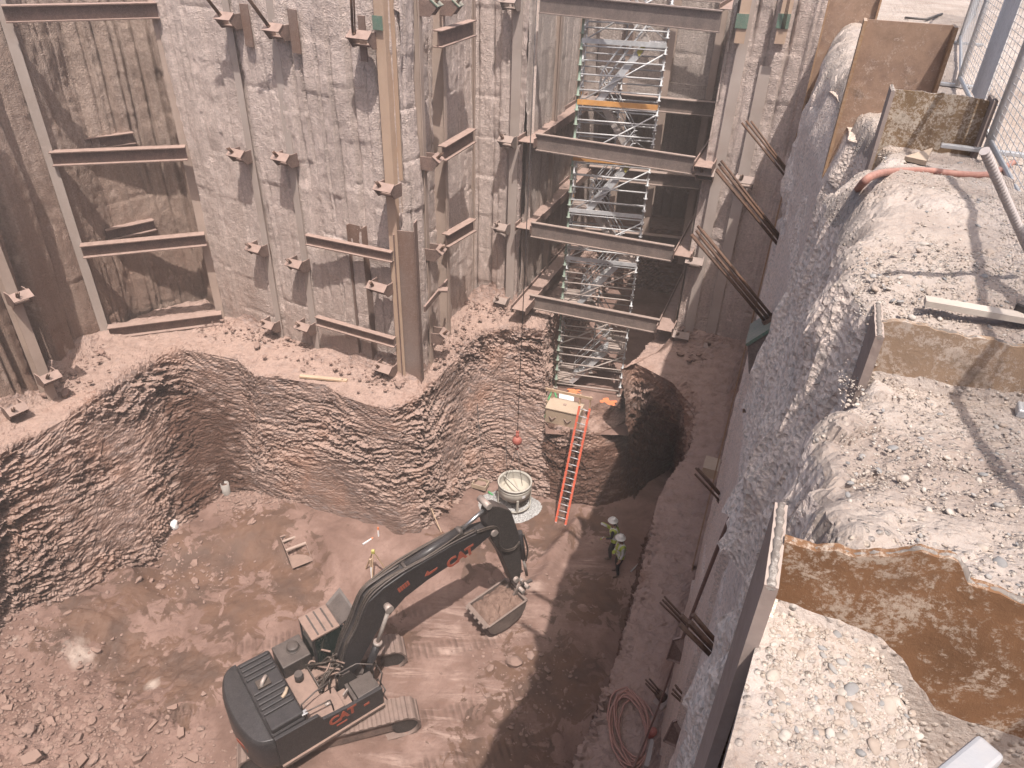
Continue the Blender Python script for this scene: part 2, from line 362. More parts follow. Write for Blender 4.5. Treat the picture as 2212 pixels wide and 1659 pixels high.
M['wire'] = steel('steel_wire', (.10, .09, .088), (.06, .055, .055), (.2, .17, .15), amt=.1)
M['spray'] = steel('orange_marking_paint', (.80, .20, .06), (.7, .18, .06), (.6, .3, .2), amt=.2, rough=.9)
M['pvc'] = steel('grey_pipe', (.30, .29, .275), (.26, .24, .22), (.38, .3, .26), amt=.4)
M['fence'] = steel('fence_tube', (.50, .51, .53), (.42, .43, .45), (.5, .47, .44), amt=.3, rough=.4, metal=.4)
M['cloth'] = steel('grey_screen_cloth', (.74, .72, .70), (.68, .66, .64), (.3, .28, .26), amt=.2, rough=.9)
M['ribbed'] = steel('ribbed_grey_bar', (.40, .36, .35), (.33, .29, .28), (.5, .44, .41), amt=.4)
M['skin'] = steel('skin', (.36, .19, .13), (.34, .18, .12), (.3, .2, .15), amt=0)
M['hivis'] = steel('lime_vest', (.42, .52, .06), (.36, .46, .05), (.45, .45, .2), amt=.2, rough=.9)
M['silver'] = steel('silver_stripe', (.60, .60, .58), (.55, .55, .53), (.5, .5, .5), amt=.1, rough=.5)
M['hat'] = steel('white_hard_hat', (.74, .73, .71), (.70, .69, .67), (.6, .55, .5), amt=.2, rough=.35)
M['darkcloth'] = steel('dark_work_clothes', (.022, .022, .028), (.016, .016, .02), (.12, .09, .08), amt=.2, rough=.95)
M['boot'] = steel('muddy_boot', (.07, .045, .035), (.05, .033, .026), (.2, .13, .1), amt=.5)
M['orangegear'] = steel('orange_glove', (.6, .16, .05), (.5, .13, .05), (.4, .2, .15), amt=.1)
def glass():
    g = G('tinted_glass', .06, 0, .6); g.col((.012, .022, .02)); return g.m
M['glass'] = glass()
def rustweb(name, a, b, res, thr):
    g = G(name, .8, 0, .25)
    c = g.ramp(g.noise(2.6, 6, .65), [(.3, a), (.5, b), (.7, tuple(x*.6 for x in b))])
    n = g.ma('ADD', g.ma('MULTIPLY', g.noise(7, 8, .75, None, .5), .75), g.ma('ADD', g.ma('MULTIPLY', g.noise(60, 6, .75), .55), g.ma('MULTIPLY', g.noise(230, 4, .7), .2)))
    c = g.mix(g.ramp(n, [(thr, 0.0), (thr+.09, .9)]), c, g.ramp(g.noise(9, 3), [(.35, res), (.65, tuple(x*.8 for x in res))]))
    c = g.mix(g.ramp(g.noise(3.5, 5, .7), [(.62, 0.0), (.75, .8)]), c, tuple(x*.55 for x in a))
    g.col(c); g.bump(n, .5, .008); return g.m
M['rustA'] = rustweb('rust_with_grout', (.105, .062, .038), (.19, .098, .05), (.42, .335, .265), .755)
M['rustB'] = rustweb('rust_speckled_grout', (.22, .155, .11), (.29, .20, .135), (.45, .37, .31), .74)
M['rustC'] = rustweb('pale_grout_on_rust', (.13, .085, .055), (.20, .13, .075), (.47, .40, .33), .72)
M['rustD'] = rustweb('plain_brown_rust', (.17, .11, .085), (.29, .19, .135), (.42, .32, .26), .79)
M['burr'] = rustweb('torch_cut_edge', (.13, .105, .09), (.20, .17, .15), (.40, .36, .325), .76)
M['flange'] = steel('dusty_flange', (.30, .24, .215), (.25, .19, .165), (.36, .29, .25), sc=2)
M['flangeo'] = steel('rusty_flange_edge', (.33, .20, .11), (.27, .155, .085), (.42, .33, .26), sc=5)
# ================================================================== the pit: walls, rock, floor, ground
UV = Vector((.936, -.351, 0)); VV = Vector((.351, .936, 0))       # across / along the site grid
LEDGE, SLOTZ, RIM = 6.2, 2.9, 19.1
AL = Vector((-15.6, 23.87, 0)); AR = Vector((-11.76, 25.58, 0)); TM = Vector((-4.84, 22.17, 0))
SFL = Vector((.15, 27.3, 0)); SFR = Vector((6.35, 25.0, 0)); SBL = SFL+VV*9.3; SBR = SFR+VV*9.3
RC = Vector((9.2, 24.0, 0))
def rwall(y, off=0.0): return Vector((.25+.375*y, y, 0))+UV*(-off)
def polyline(pts, step):
    pts = np.array([list(p)[:2] for p in pts], float); d = np.r_[0, np.cumsum(np.hypot(*np.diff(pts, axis=0).T))]
    n = max(2, int(d[-1]/step)+1); u = np.linspace(0, d[-1], n)
    q = np.stack([np.interp(u, d, pts[:, 0]), np.interp(u, d, pts[:, 1])], 1)
    t = np.gradient(q, axis=0); k = np.ones(5)/5
    tt = np.stack([np.convolve(np.pad(t[:, i], 2, 'edge'), k, 'valid') for i in (0, 1)], 1); tt /= np.linalg.norm(tt, axis=1)[:, None]
    return u, q, np.stack([tt[:, 1], -tt[:, 0]], 1)
def wall(label, pts, mat, zb=5.8, zt=RIM, step=.09, amp=1.0, seed=1, pitch=1.15, groove=.2, extra=None, thick=.5):
    u, q, n = polyline(pts, min(step, .05)); z = np.linspace(zb, zt, int((zt-zb)/step)+1)
    nu, nz_ = len(u), len(z); Ug, Zg = np.meshgrid(u, z, indexing='ij')
    p = np.stack([np.repeat(q[:, 0], nz_), np.repeat(q[:, 1], nz_), Zg.ravel()], 1)
    U = Ug.ravel(); Z = Zg.ravel()
    wob = fbm(np.stack([U*.6, Z*.25, U*0+seed], 1), 1, 3, seed)*.09
    s = (U+wob)/pitch; i = np.floor(s); f = s-i
    jit = _hash(i, i*0, i*0, seed)*.35
    k = np.minimum(np.abs(f-jit), np.minimum(np.abs(f-1-jit), np.abs(f-.55-jit)))*pitch
    lift = np.floor(Z/1.5+_hash(i, i*0+3, i*0, seed))
    hf = np.floor(s*2-jit)
    d = (_hash(i, lift, i*0+1, seed)-.5)*.05 + (_hash(i, i*0+9, i*0+1, seed)-.5)*.17+(_hash(hf, hf*0+2, hf*0+1, seed+40)-.5)*.14*np.clip(.6+fbm(p*[1, 1, .25], .5, 2, seed+41)*3, 0, 1)
    d = d+amp*(fbm(p*[1, 1, .5], .5, 3, seed)*.15+fbm(p*[1, 1, .5], 2.2, 4, seed+5)*.035+fbm(p, 7, 4, seed+9)*.028)
    d = d-groove*np.exp(-(k/.04)**2)*np.clip(.3+fbm(p*[1, 1, .5], .4, 2, seed+20)*2.4, 0, 1)
    d = d-.04*np.exp(-(((Z/1.5+_hash(i, i*0+3, i*0, seed)) % 1-.02)/.03)**2)*(_hash(i, lift, i*0+7, seed) > .6)
    if extra is not None: d = d+extra(U, Z)
    p[:, :2] += np.repeat(n, nz_, 0)*d[:, None]
    f = grid_faces(nu, nz_)[:, ::-1]
    # closed off behind so that the wall has a thickness
    b0 = len(p); back = np.stack([np.r_[q[:, 0]-n[:, 0]*thick, q[:, 0]-n[:, 0]*thick], np.r_[q[:, 1]-n[:, 1]*thick, q[:, 1]-n[:, 1]*thick], np.r_[np.full(nu, zb), np.full(nu, zt)]], 1)
    fl = f.tolist(); a = np.arange(nu-1)
    fl += np.stack([b0+a, b0+a+1, b0+nu+a+1, b0+nu+a], 1).tolist()
    fl += np.stack([a*nz_+nz_-1, (a+1)*nz_+nz_-1, b0+nu+a+1, b0+nu+a], 1).tolist()
    p = np.r_[p, back]
    o = mesh_obj('shoring_wall', p, fl, mat, None, True, origin=[q[:, 0].mean(), q[:, 1].mean(), zb])
    return props(o, label, 'wall')
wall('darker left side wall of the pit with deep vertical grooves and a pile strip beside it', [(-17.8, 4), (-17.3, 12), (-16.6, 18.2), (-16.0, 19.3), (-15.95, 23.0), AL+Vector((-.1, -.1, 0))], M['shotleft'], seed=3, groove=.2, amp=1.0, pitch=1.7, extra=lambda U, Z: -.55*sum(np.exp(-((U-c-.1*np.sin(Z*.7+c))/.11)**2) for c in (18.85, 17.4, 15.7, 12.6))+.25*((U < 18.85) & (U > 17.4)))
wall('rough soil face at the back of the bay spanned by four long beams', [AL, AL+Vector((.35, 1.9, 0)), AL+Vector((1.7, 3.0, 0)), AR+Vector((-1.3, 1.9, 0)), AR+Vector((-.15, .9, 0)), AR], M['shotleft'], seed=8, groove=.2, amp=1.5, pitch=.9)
wall('wide pale shotcrete wall with vertical piles and anchors left of the pit corner', [AR, (-9.1, 24.3), TM, (-3.95, 21.75), (-3.45, 21.75)], M['shot'], seed=12, step=.075)
wall('narrow shotcrete wall turning away from the corner with three short sloping beams', [(-3.45, 21.75), (-3.15, 22.3), (-3.2, 23.9), (-1.86, 28.25)], M['shot'], seed=15, step=.075, pitch=.9)
wall('small pale wall between the sloping beams and the scaffold bay', [(-1.86, 28.25), (-.4, 27.75), SFL], M['shot'], seed=17, step=.075)
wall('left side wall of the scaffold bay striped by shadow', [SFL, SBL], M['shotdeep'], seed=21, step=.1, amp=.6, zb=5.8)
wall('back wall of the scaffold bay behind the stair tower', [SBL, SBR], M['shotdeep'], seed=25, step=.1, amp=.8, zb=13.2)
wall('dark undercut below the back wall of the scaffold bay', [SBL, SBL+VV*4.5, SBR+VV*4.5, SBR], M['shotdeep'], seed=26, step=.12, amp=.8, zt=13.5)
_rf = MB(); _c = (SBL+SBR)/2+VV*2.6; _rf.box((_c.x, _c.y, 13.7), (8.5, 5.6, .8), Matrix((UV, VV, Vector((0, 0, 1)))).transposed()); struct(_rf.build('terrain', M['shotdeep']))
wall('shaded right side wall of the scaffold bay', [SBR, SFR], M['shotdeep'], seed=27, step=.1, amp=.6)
wall('pale rough wall right of the scaffold bay up to the shaded corner', [SFR, (6.9, 24.8), (8.2, 24.35), RC], M['shot'], seed=31, step=.075)
EY = [-3, .9, 1.1, 1.3, 1.95, 2.15, 2.35, 2.6, 3.4, 4.4, 5.2, 5.9, 6.4, 6.8, 7.2, 8, 9.4, 9.9, 11, 13, 24]; EE = [-.15, -.12, -.02, .0, -.03, -.14, -.14, -.03, .0, .02, -.2, -.40, -.30, -.12, -.10, -.06, .12, .22, .15, .12, .0]
def rextra(U, Z):
    L = U.max(); y = 24-U*.936
    e = np.interp(y, EY, EE)
    return e-.02-.22*np.clip((Z-18.2)/.9, 0, 1)
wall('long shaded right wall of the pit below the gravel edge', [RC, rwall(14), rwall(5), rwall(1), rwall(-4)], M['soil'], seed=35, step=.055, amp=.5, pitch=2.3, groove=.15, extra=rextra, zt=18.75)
# ------------------------------------------------------------------ rock cut and ledge
def V3(p, z): return np.array([p[0], p[1], z], float)
L6 = LEDGE
def st(T, B, Wp, zb=0.0, wz=None):
    T = P(*T, L6) if len(T) == 2 else Vector((T[0], T[1], T[2])); B = P(*B, zb) if len(B) == 2 else Vector(B)
    return (np.array(B), np.array(T), V3(Wp, L6+.12 if wz is None else wz))
main = [st((-16.2, 5, L6), (-15.6, 5, 1.0), (-18.0, 5)), st((-15.9, 12, L6), (-15.3, 11, 1.1), (-17.5, 12)),
        st((0, 985), (0, 1348), (-17.0, 18.0), 1.3), st((140, 905), (150, 1299), (-16.3, 19.2), 1.2), st((213, 855), (262, 1232), (-16.2, 21.5), 1.0),
        st((287, 812), (322, 1213), (-16.1, 23.4), .8), st((353, 768), (375, 1149), (-14.6, 26.0), .7), st((400, 757), (440, 1100), (-13, 27), .6),
        st((455, 765), (485, 1070), (-11.9, 26.0), .5), st((514, 778), (545, 1062), (-10.4, 25.0), .6), st((551, 811), (590, 1075), (-9.2, 24.45), .8), st((644, 824), (650, 1090), (-7.4, 23.5), 1.0), st((701, 831), (720, 1110), (-6.3, 22.95), 1.0), st((737, 854), (760, 1120), (-5.4, 22.5), 1.0),
        st((801, 877), (820, 1135), (-4.6, 22.15), 1.0), st((851, 882), (868, 1150), (-4.0, 21.95), .9), st((905, 862), (905, 1158), (-3.5, 21.9), .6), st((930, 830), (935, 1135), (-3.25, 22.3), .4), st((984, 777), (975, 1095), (-3.15, 23.9), .2), st((1004, 747), (1000, 1068), (-2.6, 26.0), .1),
        st((1037, 728), (1040, 1045), (-1.9, 28.2), 0), st((1075, 715), (1080, 1055), (-1.1, 28.1), 0), st((1120, 712), (1130, 1070), (-.3, 27.8), 0), st((1160, 716), (1178, 1080), (.3, 27.5), 0), st((1172, 714), (1192, 1083), (.45, 27.55), 0)]
def rockdisp(p, n, w, seed):
    q = p*[1, 1, 1.0]; wz = p[:, 2]+fbm(p, .5, 3, seed)*.5+(p[:, 0]*.10+p[:, 1]*.05)
    fr = np.where(p[:, 0] < -11.5, 1.3, 1.85)[:, None]
    c = np.stack([p[:, 0]*1.15+p[:, 1]*.4, p[:, 1]*1.15-p[:, 0]*.35, wz*4.6], 1)*fr*(1+.25*fbm(p, .3, 2, seed+60))[:, None]+np.stack([fbm(p, 1.7, 3, seed+3)*.8, fbm(p, 1.9, 3, seed+4)*.8, fbm(p, 1.5, 3, seed+5)*.45], 1)
    d0, r, off, sec = cells(c, seed)
    d1, r1, off1, _ = cells(c*2.3+5, seed+11)
    d2, r2, off2, _ = cells(c*np.array([.42, .42, .3])+9, seed+21)
    d = np.where(r > .62, (r-.62)*.40, -(.62-r)*.10)-off[:, 2]*.07+(r1-.5)*.12-off1[:, 2]*.06+(r2-.5)*.20+fbm(p, .45, 3, seed+7)*.12+fbm(p, 5, 5, seed+8)*.09
    m_ = np.clip(.75+fbm(p, .45, 2, seed+15)*1.6, .25, 1.3)*np.where(p[:, 0] < -11.5, 1.05, .8)*np.where((p[:, 0] > -10.5) & (p[:, 0] < -3.2), np.clip((p[:, 2]-.6)/2.6, .3, 1), 1); d = d*m_+fbm(p, .45, 3, seed+7)*.12*(1-m_)
    d = d-np.clip(.12-(sec-d0), 0, .12)*.5*m_
    return p+n*(d*w)[:, None]
def loft(name, sts, mats, seed, nface=135, nled=46, step=.052, rock=1.0, wetf=None, kind='structure', tz=None):
    B = np.array([s[0] for s in sts]); T = np.array([s[1] for s in sts]); Wp = np.array([s[2] for s in sts])
    d = np.r_[0, np.cumsum(np.maximum(np.linalg.norm(np.diff(T, axis=0), axis=1), .4))]
    n = int(d[-1]/step)+1; u = np.linspace(0, d[-1], n)
    ip = lambda A: np.stack([np.interp(u, d, A[:, k]) for k in range(3)], 1)
    B, T, Wp = ip(B), ip(T), ip(Wp)
    B[:, 2] -= .45
    a = np.linspace(0, 1, nface)[None, :, None]; b = np.linspace(0, 1, nled)[1:][None, :, None]
    up = np.zeros((1, nface, 1))
    face = B[:, None]*(1-a)+T[:, None]*a
    g = np.concatenate([face, T[:, None]*(1-b)+Wp[:, None]*b], 1) if nled > 1 else face
    nv = g.shape[1]
    du = np.gradient(g, axis=0); dv = np.gradient(g, axis=1); nn = np.cross(dv, du); nn /= np.maximum(np.linalg.norm(nn, axis=2, keepdims=True), 1e-9)
    h = np.cross(T[-1]-T[0], [0, 0, 1])
    # smooth the normals along the strip
    k = 9; pad = np.pad(nn, ((k, k), (k//2, k//2), (0, 0)), 'edge'); acc = np.zeros_like(nn)
    for i in range(0, 2*k+1, 3):
        for j in range(0, k, 4): acc += pad[i:i+nn.shape[0], j:j+nn.shape[1]]
    nn = acc/np.maximum(np.linalg.norm(acc, axis=2, keepdims=True), 1e-9)
    w = np.r_[np.ones(nface), np.clip(1-np.linspace(0, 1, nled)[1:]*5, .12, 1)] if nled > 1 else np.ones(nface)
    w = np.repeat(w[None, :], n, 0).ravel()*rock
    p = rockdisp(g.reshape(-1, 3), nn.reshape(-1, 3), w, seed)
    if nled > 1:
        on = np.repeat(np.r_[np.zeros(nface), np.linspace(0, 1, nled)[1:]][None, :], n, 0).ravel()
        rub = np.clip((on-.55)/.45, 0, 1)**1.5*np.clip(fbm(p, .5, 3, seed+31)*1.6+.45, 0, 1.2)
        bay = np.clip((np.hypot(p[:, 0]+13.6, p[:, 1]-25.6)-1.6)/1.0, 0, 1)
        p[:, 2] += (on > 0)*(fbm(p, 2.5, 4, seed+30)*.06+np.abs(fbm(p, 5, 4, seed+33))*(.06+.2*rub))+rub*.9*bay
    o = mesh_obj(name, p, grid_faces(n, nv), mats, None, False)
    attr(o, 'wet_shade', wetf(p) if wetf is not None else np.zeros(len(p)))
    return struct(o)
def blob(p, pts, r):
    w = np.zeros(len(p))
    for q in pts:
        rr = q[3] if len(q) > 3 else r
        w = np.maximum(w, np.clip(1-np.sqrt((p[:, 0]-q[0])**2+(p[:, 1]-q[1])**2+.6*(p[:, 2]-q[2])**2)/rr, 0, 1))
    return w
def wetmain(p):
    q = [tuple(P(430, 940, 3))+(4.0,), tuple(P(410, 1060, 1.2))+(2.6,), tuple(P(490, 1030, 1))+(2.6,), tuple(P(250, 1140, 1.5))+(1.6,)]
    return np.maximum(blob(p, q, 2.5)*.95, np.clip((-10.8-p[:, 0])/1.5, 0, 1)*np.clip((6.1-p[:, 2])/.8, 0, 1)*.46)
loft('rock_cut', main, M['rock'], 41, wetf=wetmain)
# the lower bench at the mouth of the scaffold bay, its sides, and the cut below it
SL = P(1178, 905, SLOTZ); SR = P(1337, 905, SLOTZ)
slot_l = [st((1160, 716), tuple(P(1178, 890, SLOTZ)), (.3, 27.5)), st((1176, 712), tuple(P(1186, 858, SLOTZ)), (.5, 27.6)), st((1.35, 26.6, L6), tuple(P(1190, 835, SLOTZ)), (.35, 27.9)), st((5.2, 38.2, L6), (5.4, 37.2, SLOTZ), (4.6, 39.2)), ]
loft('rock_cut', slot_l, M['rock'], 43, nface=50, nled=14)
slot_b = [st((5.2, 38.2, L6), (5.4, 37.2, SLOTZ), (5.0, 40)), st((10.6, 36.4, L6), (8.9, 36.2, SLOTZ), (11.2, 38))]
loft('rock_cut', slot_b, M['rock'], 44, nface=40, nled=10, step=.12)
slot_r = [st((10.6, 36.4, L6), (8.9, 36.2, SLOTZ), (11.2, 37.8)), st((5.6, 25.2, L6), tuple(P(1345, 845, SLOTZ)), (6.5, 24.9)), st((1366, 782), tuple(P(1338, 890, SLOTZ)), (6.7, 24.8))]
loft('rock_cut', slot_r, M['rock'], 45, nface=50, nled=14)
low = [(np.array(P(a, b, 0)), np.array(P(c, e, SLOTZ)), np.array(P(c, e, SLOTZ)+Vector((.5, 1.2, 0)))) for a, b, c, e in [(1172, 1078, 1176, 912), (1190, 1083, 1194, 924), (1235, 1095, 1240, 935), (1290, 1098, 1295, 935), (1345, 1090, 1340, 915), (1380, 1075, 1365, 895)]]
loft('rock_cut', low, M['rock'], 46, nface=60, nled=10, step=.05, wetf=lambda p: np.full(len(p), .75)-.25*(p[:, 2] > 2.3), rock=.7)
right = [st((1345, 800), (1372, 1080), (6.5, 24.9)), st((1366, 782), (1385, 1065), (6.7, 24.9)), st((1392, 794), (1405, 1040), (7.0, 24.8)), st((1454, 827), (1430, 1020), (8.0, 24.5)), st((1478, 857), (1452, 1000), (8.7, 24.2)),
         st((1500, 884), tuple(P(1500, 884, 0)*1+Vector((0, 0, 0))), (9.1, 24.0))]
right[-1] = (np.array(P(1500, 884, L6)-Vector((-.2, .9, L6))), right[-1][1], right[-1][2])
for px, py in [(1494, 957), (1464, 1004), (1440, 1037), (1420, 1080), (1400, 1170), (1380, 1260), (1330, 1440), (1250, 1640), (1185, 1790)]:
    T = P(px, py, L6); w = rwall(T.y+.8, -.25)
    right.append((np.array(Vector((T.x-.15, T.y, 0))), np.array(T), V3(w, L6+.1)))
right.append((np.array([-1.5, 3, 0.]), np.array([-1.4, 3, L6]), V3(rwall(3.2, -.25), L6+.1)))
right.append((np.array([-3.5, -3, 0.]), np.array([-3.4, -3, L6]), V3(rwall(-3, -.25), L6+.1)))
loft('rock_cut', right, M['rock'], 47, nface=70, nled=36, rock=.75, wetf=lambda p: np.where(p[:, 2] < 5.9, .85-.25*np.clip((p[:, 2]-3.4), 0, 3)*(p[:, 1] > 19), np.where(p[:, 1] > 20.5, .3, 0)))
# ------------------------------------------------------------------ pit floor
def fgrid(name, x0, x1, y0, y1, step, zf, mat, mask=None):
    xs = np.arange(x0, x1, step); ys = np.arange(y0, y1, step); X, Y = np.meshgrid(xs, ys, indexing='ij')
    p = np.stack([X.ravel(), Y.ravel(), X.ravel()*0], 1); p[:, 2] = zf(p)
    f = grid_faces(len(xs), len(ys))
    if mask is not None:
        c = p[f].mean(1); f = f[mask(c)]
    return mesh_obj(name, p, f, mat, None, False), p
ctrl = [(s[0][0], s[0][1], s[0][2]) for s in main+low+right]
ctrl += [tuple(P(x, y, 0)) for x, y in [(560, 1240), (430, 1300), (300, 1450), (700, 1300), (1000, 1300), (1200, 1300), (1000, 1600), (1150, 1130), (1330, 1200), (500, 1600), (1200, 1600), (350, 1250), (640, 1230), (1100, 1120), (900, 1290)]]
ctrl += [tuple(P(x, y, z)) for x, y, z in [(780, 1150, .75), (720, 1130, .95), (650, 1120, .8), (860, 1170, .45), (150, 1560, .35), (0, 1620, .7), (500, 1090, .5)]]
ctrl = np.array(ctrl)
def floor_z(p):
    num = 0; den = 0
    for c in ctrl:
        d2 = (p[:, 0]-c[0])**2+(p[:, 1]-c[1])**2+.15; w = 1/d2**2; num = num+w*c[2]; den = den+w
    z = num/den
    # ridge of pushed-up mud right of the boom and loose spoil lower left
    rid = lambda a, b, h, wd: h*np.exp(-(segd(p, a, b)/wd)**2)
    z = z+rid(P(1185, 1205, 0), P(1245, 1130, 0), .25, .22)+rid(P(1240, 1160, 0), P(1160, 1260, 0), .22, .25)
    lo = np.clip(1-np.hypot(p[:, 0]-P(120, 1600, 0)[0], p[:, 1]-P(120, 1600, 0)[1])/5.5, 0, 1)
    return z+fbm(p, .6, 4, 60)*.14+fbm(p, 3, 4, 61)*.05+lo*np.abs(fbm(p, 2.2, 4, 63))*.45
def segd(p, a, b):
    a = np.array(a)[:2]; b = np.array(b)[:2]; t = np.clip(((p[:, :2]-a)@(b-a))/((b-a)@(b-a)), 0, 1); q = a+t[:, None]*(b-a); return np.hypot(*(p[:, :2]-q).T)
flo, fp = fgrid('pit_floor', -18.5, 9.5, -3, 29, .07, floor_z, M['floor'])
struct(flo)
def fb(l, r): return blob(np.c_[fp[:, :2], fp[:, 2]*0], [tuple(P(x, y, 0))[:2]+(0, k) for x, y, k in l], r)
attr(flo, 'wet_shade', np.clip(np.maximum(fb([(430, 1235, 3.2), (560, 1180, 3.0), (330, 1290, 2.2), (640, 1280, 2.0), (250, 1400, 1.6), (1190, 1150, 1.8), (1100, 1170, 2.2), (1150, 1110, 1.8), (1020, 1200, 2.0), (1290, 1130, 1.6), (480, 1060, 1.5), (1290, 1290, 2.2), (1190, 1480, 3.2), (1100, 1640, 3.0), (860, 1380, 1.4), (300, 1450, 2.0), (420, 1470, 2.2), (520, 1330, 2.4), (200, 1380, 2.0), (640, 1240, 2.0)], 2)*1.15, 0), 0, 1)*.62+.12)  # wet mud; blobs under the right wall's shadow also paint that shade darker
attr(flo, 'streak', np.clip(fb([(960, 1440, 3.6), (1000, 1600, 3.0), (1100, 1400, 2.6), (1180, 1240, 1.8), (900, 1640, 2.5), (1250, 1250, 2.5)], 3)*1.8, 0, 1))
_c2, _s2 = math.cos(R(18)), math.sin(R(18)); _xa = (fp[:, 0]+5.21)*_c2+(fp[:, 1]-12.75)*_s2; _ya = -(fp[:, 0]+5.21)*_s2+(fp[:, 1]-12.75)*_c2
def lane(c, x0, x1, w=.36): return np.clip((w-np.abs(_ya-c-.05*np.sin(_xa)))/.12, 0, 1)*np.clip((_xa-x0)/.4, 0, 1)*np.clip((x1-_xa)/1.2, 0, 1)
attr(flo, 'trk', np.maximum.reduce([lane(-1.16, 2.2, 7.0), lane(1.12, 2.2, 6.5), lane(-1.5, -7, -2.6), lane(.8, -6.5, -2.8), lane(2.9, -3, 4), lane(-2.6, 1.0, 6.5)]))
attr(flo, 'pale', fb([(185, 1440, .9), (60, 1440, .35), (330, 1480, .5)], 1)*1.1)
def fz(x, y): return float(floor_z(np.array([[x, y, 0.0]]))[0])
def PF(px, py, dz=0.0):
    z = 0.0
    for _ in range(6): q = P(px, py, z+dz); z = fz(q.x, q.y)
    return P(px, py, z+dz)
slf, _p = fgrid('bay_floor', -.5, 11.5, 22.0, 40, .12, lambda p: SLOTZ-.06+fbm(p, 1.2, 4, 71)*.08, M['floor'], lambda c: (c[:, 1] > 23.15) & (c[:, 0] > np.maximum(SL.x-.05, 1.2+(c[:, 1]-26)*.33)) & (c[:, 0] < np.maximum(SR.x+.5, 5.5+(c[:, 1]-25)*.4)))
struct(slf); attr(slf, 'wet_shade', _p[:, 0]*0+.15); attr(slf, 'streak', _p[:, 0]*0); attr(slf, 'pale', _p[:, 0]*0); attr(slf, 'trk', _p[:, 0]*0)
# ------------------------------------------------------------------ gravel ground beside the pit
TA, TB, TC, TD, TE_ = 1.15, 2.455, 6.42, 7.76, 12.3
def drop(t, w):
    d = np.interp(t, [-4, .2, TA-.02, TA+.02, 1.6, TB-.03, TB+.03, 3.0, 3.9, 4.8, TC-.03, TC+.03, 7.0, TD-.03, TD+.03, 9, 13, 60], [1.42, 1.36, 1.27, 1.13, 1.2, 1.36, 1.17, 1.10, 1.10, 1.25, 1.50, 1.40, 1.44, 1.50, 1.45, 1.40, 1.36, 1.36])
    hole = np.clip((w-.20-.05*np.sin(t*9))/.16, 0, 1)*np.clip((TA-t)/.05, 0, 1)*(t > -3)
    return d+hole*.75
def gline(t): return np.stack([.25+t*.351, t*.936], -1)
def ground_pt(t, w):
    z = CAMZ-drop(t, w); q = gline(t)+np.stack([w*.936, -w*.351], -1)
    return np.concatenate([q, z[..., None]], -1)
def ground():
    t = np.r_[np.arange(-5, .2, .08), np.arange(.2, 3.4, .014), np.arange(3.4, 8, .03), np.arange(8, 16, .08), np.arange(16, 60, .6)]
    w = np.r_[np.arange(0, 1.6, .016), np.arange(1.6, 4, .05), np.arange(4, 12, .3), np.arange(12, 70, 3)]
    Tg, Wg = np.meshgrid(t, w, indexing='ij'); t_, w_ = Tg.ravel(), Wg.ravel()
    e = np.stack([t_*1.0, w_*0, w_*0], 1)
    nearA = np.clip((t_-TA)/.1, 0, 1)
    rec = (np.clip(.0+fbm(e, 1.1, 3, 81)*.10+np.abs(fbm(e, 9, 3, 80))*.06+fbm(e, 5, 3, 82)*.05, -.06, .3)-np.interp(t_*.936, EY, EE))*nearA-(1-nearA)*(.066+.055*np.clip((TA-t_)/.6, 0, 1))
    ww = w_+rec*np.exp(-w_/.35)
    p = ground_pt(t_, ww)
    n = fbm(p, 1.3, 4, 83)*.05+fbm(p, 6, 4, 84)*.018+fbm(p, 25, 3, 85)*.007+np.clip(fbm(p, 14, 3, 86), 0, 1)*.02
    eg = np.exp(-w_/.22)*nearA; cl_ = cells(np.stack([p[:, 0]*7, p[:, 1]*7, p[:, 0]*0], 1), 77)
    p[:, 2] += n+eg*(fbm(p, 5, 4, 87)*.10+(cl_[1]-.5)*.06-cl_[0]*.05)
    rw_, rd_ = np.interp(t_, [TA, 3, 3.8], [.07, .1, .26]), np.interp(t_, [TA, 3, 3.8], [.1, .14, .36])
    rnd = np.clip(1-(w_/rw_), 0, 1)*nearA
    p[:, 2] -= (1-np.sqrt(np.clip(1-rnd**2, 0, 1)))*rd_
    nt, nw = len(t), len(w)
    g = p.reshape(nt, nw, 3)
    # skirt down the pit side of the edge
    sk = []
    for k in range(9, 0, -1):
        s = g[:, 0].copy(); s[:, 2] -= .16*k; q = s+0; cq = cells(q*6, 78); na_ = np.clip((t-TA)/.1, 0, 1); dd = (fbm(q, 3, 4, 88)*.07+fbm(q, 14, 3, 89)*.03+(cq[1]-.5)*.05+.015*k)*na_-.005*k*(1-na_)
        s[:, 0] -= dd*.936; s[:, 1] += dd*.351; sk.append(s)
    g = np.concatenate([np.stack(sk, 1), g], 1); nw2 = g.shape[1]
    mi_ = np.zeros((nt-1, nw2-1), np.int32); mi_[t[:-1] > TA-.05, :10] = 1
    o = mesh_obj('ground', g.reshape(-1, 3), grid_faces(nt, nw2), [M['gravel'], M['soil']], None, False, mi=mi_.ravel()); struct(o)
    return o
ground()
far = MB(); zz = RIM-.06
for poly in ([(-80, -80), (-18.1, -80), (-18.1, 5), (-17.5, 12.2), (-16.9, 18.4), (-16.4, 23.5), (-80, 23.5)], [(-80, 23.5), (-16.4, 23.5), (-15.6, 27.5), (-13, 29), (-11.6, 26.4), (-9, 25.0), (-4, 22.7), (-3.7, 24.4), (-2.2, 28.9), (-.2, 28.3), (3.0, 36.6), (3.0, 80), (-80, 80)],
             [(3.0, 80), (3.0, 36.6), (10.2, 34.2), (7.0, 25.4), (9.6, 24.6), (22, 57), (80, 57), (80, 80)], [(-18.1, -80), (80, -80), (80, -30), (45, -33), (-1.5, -4.8), (-18.1, -4.8)]):
    far.add([(x, y, zz) for x, y in poly], [list(range(len(poly)))])
struct(far.build('ground', M['gravel']))
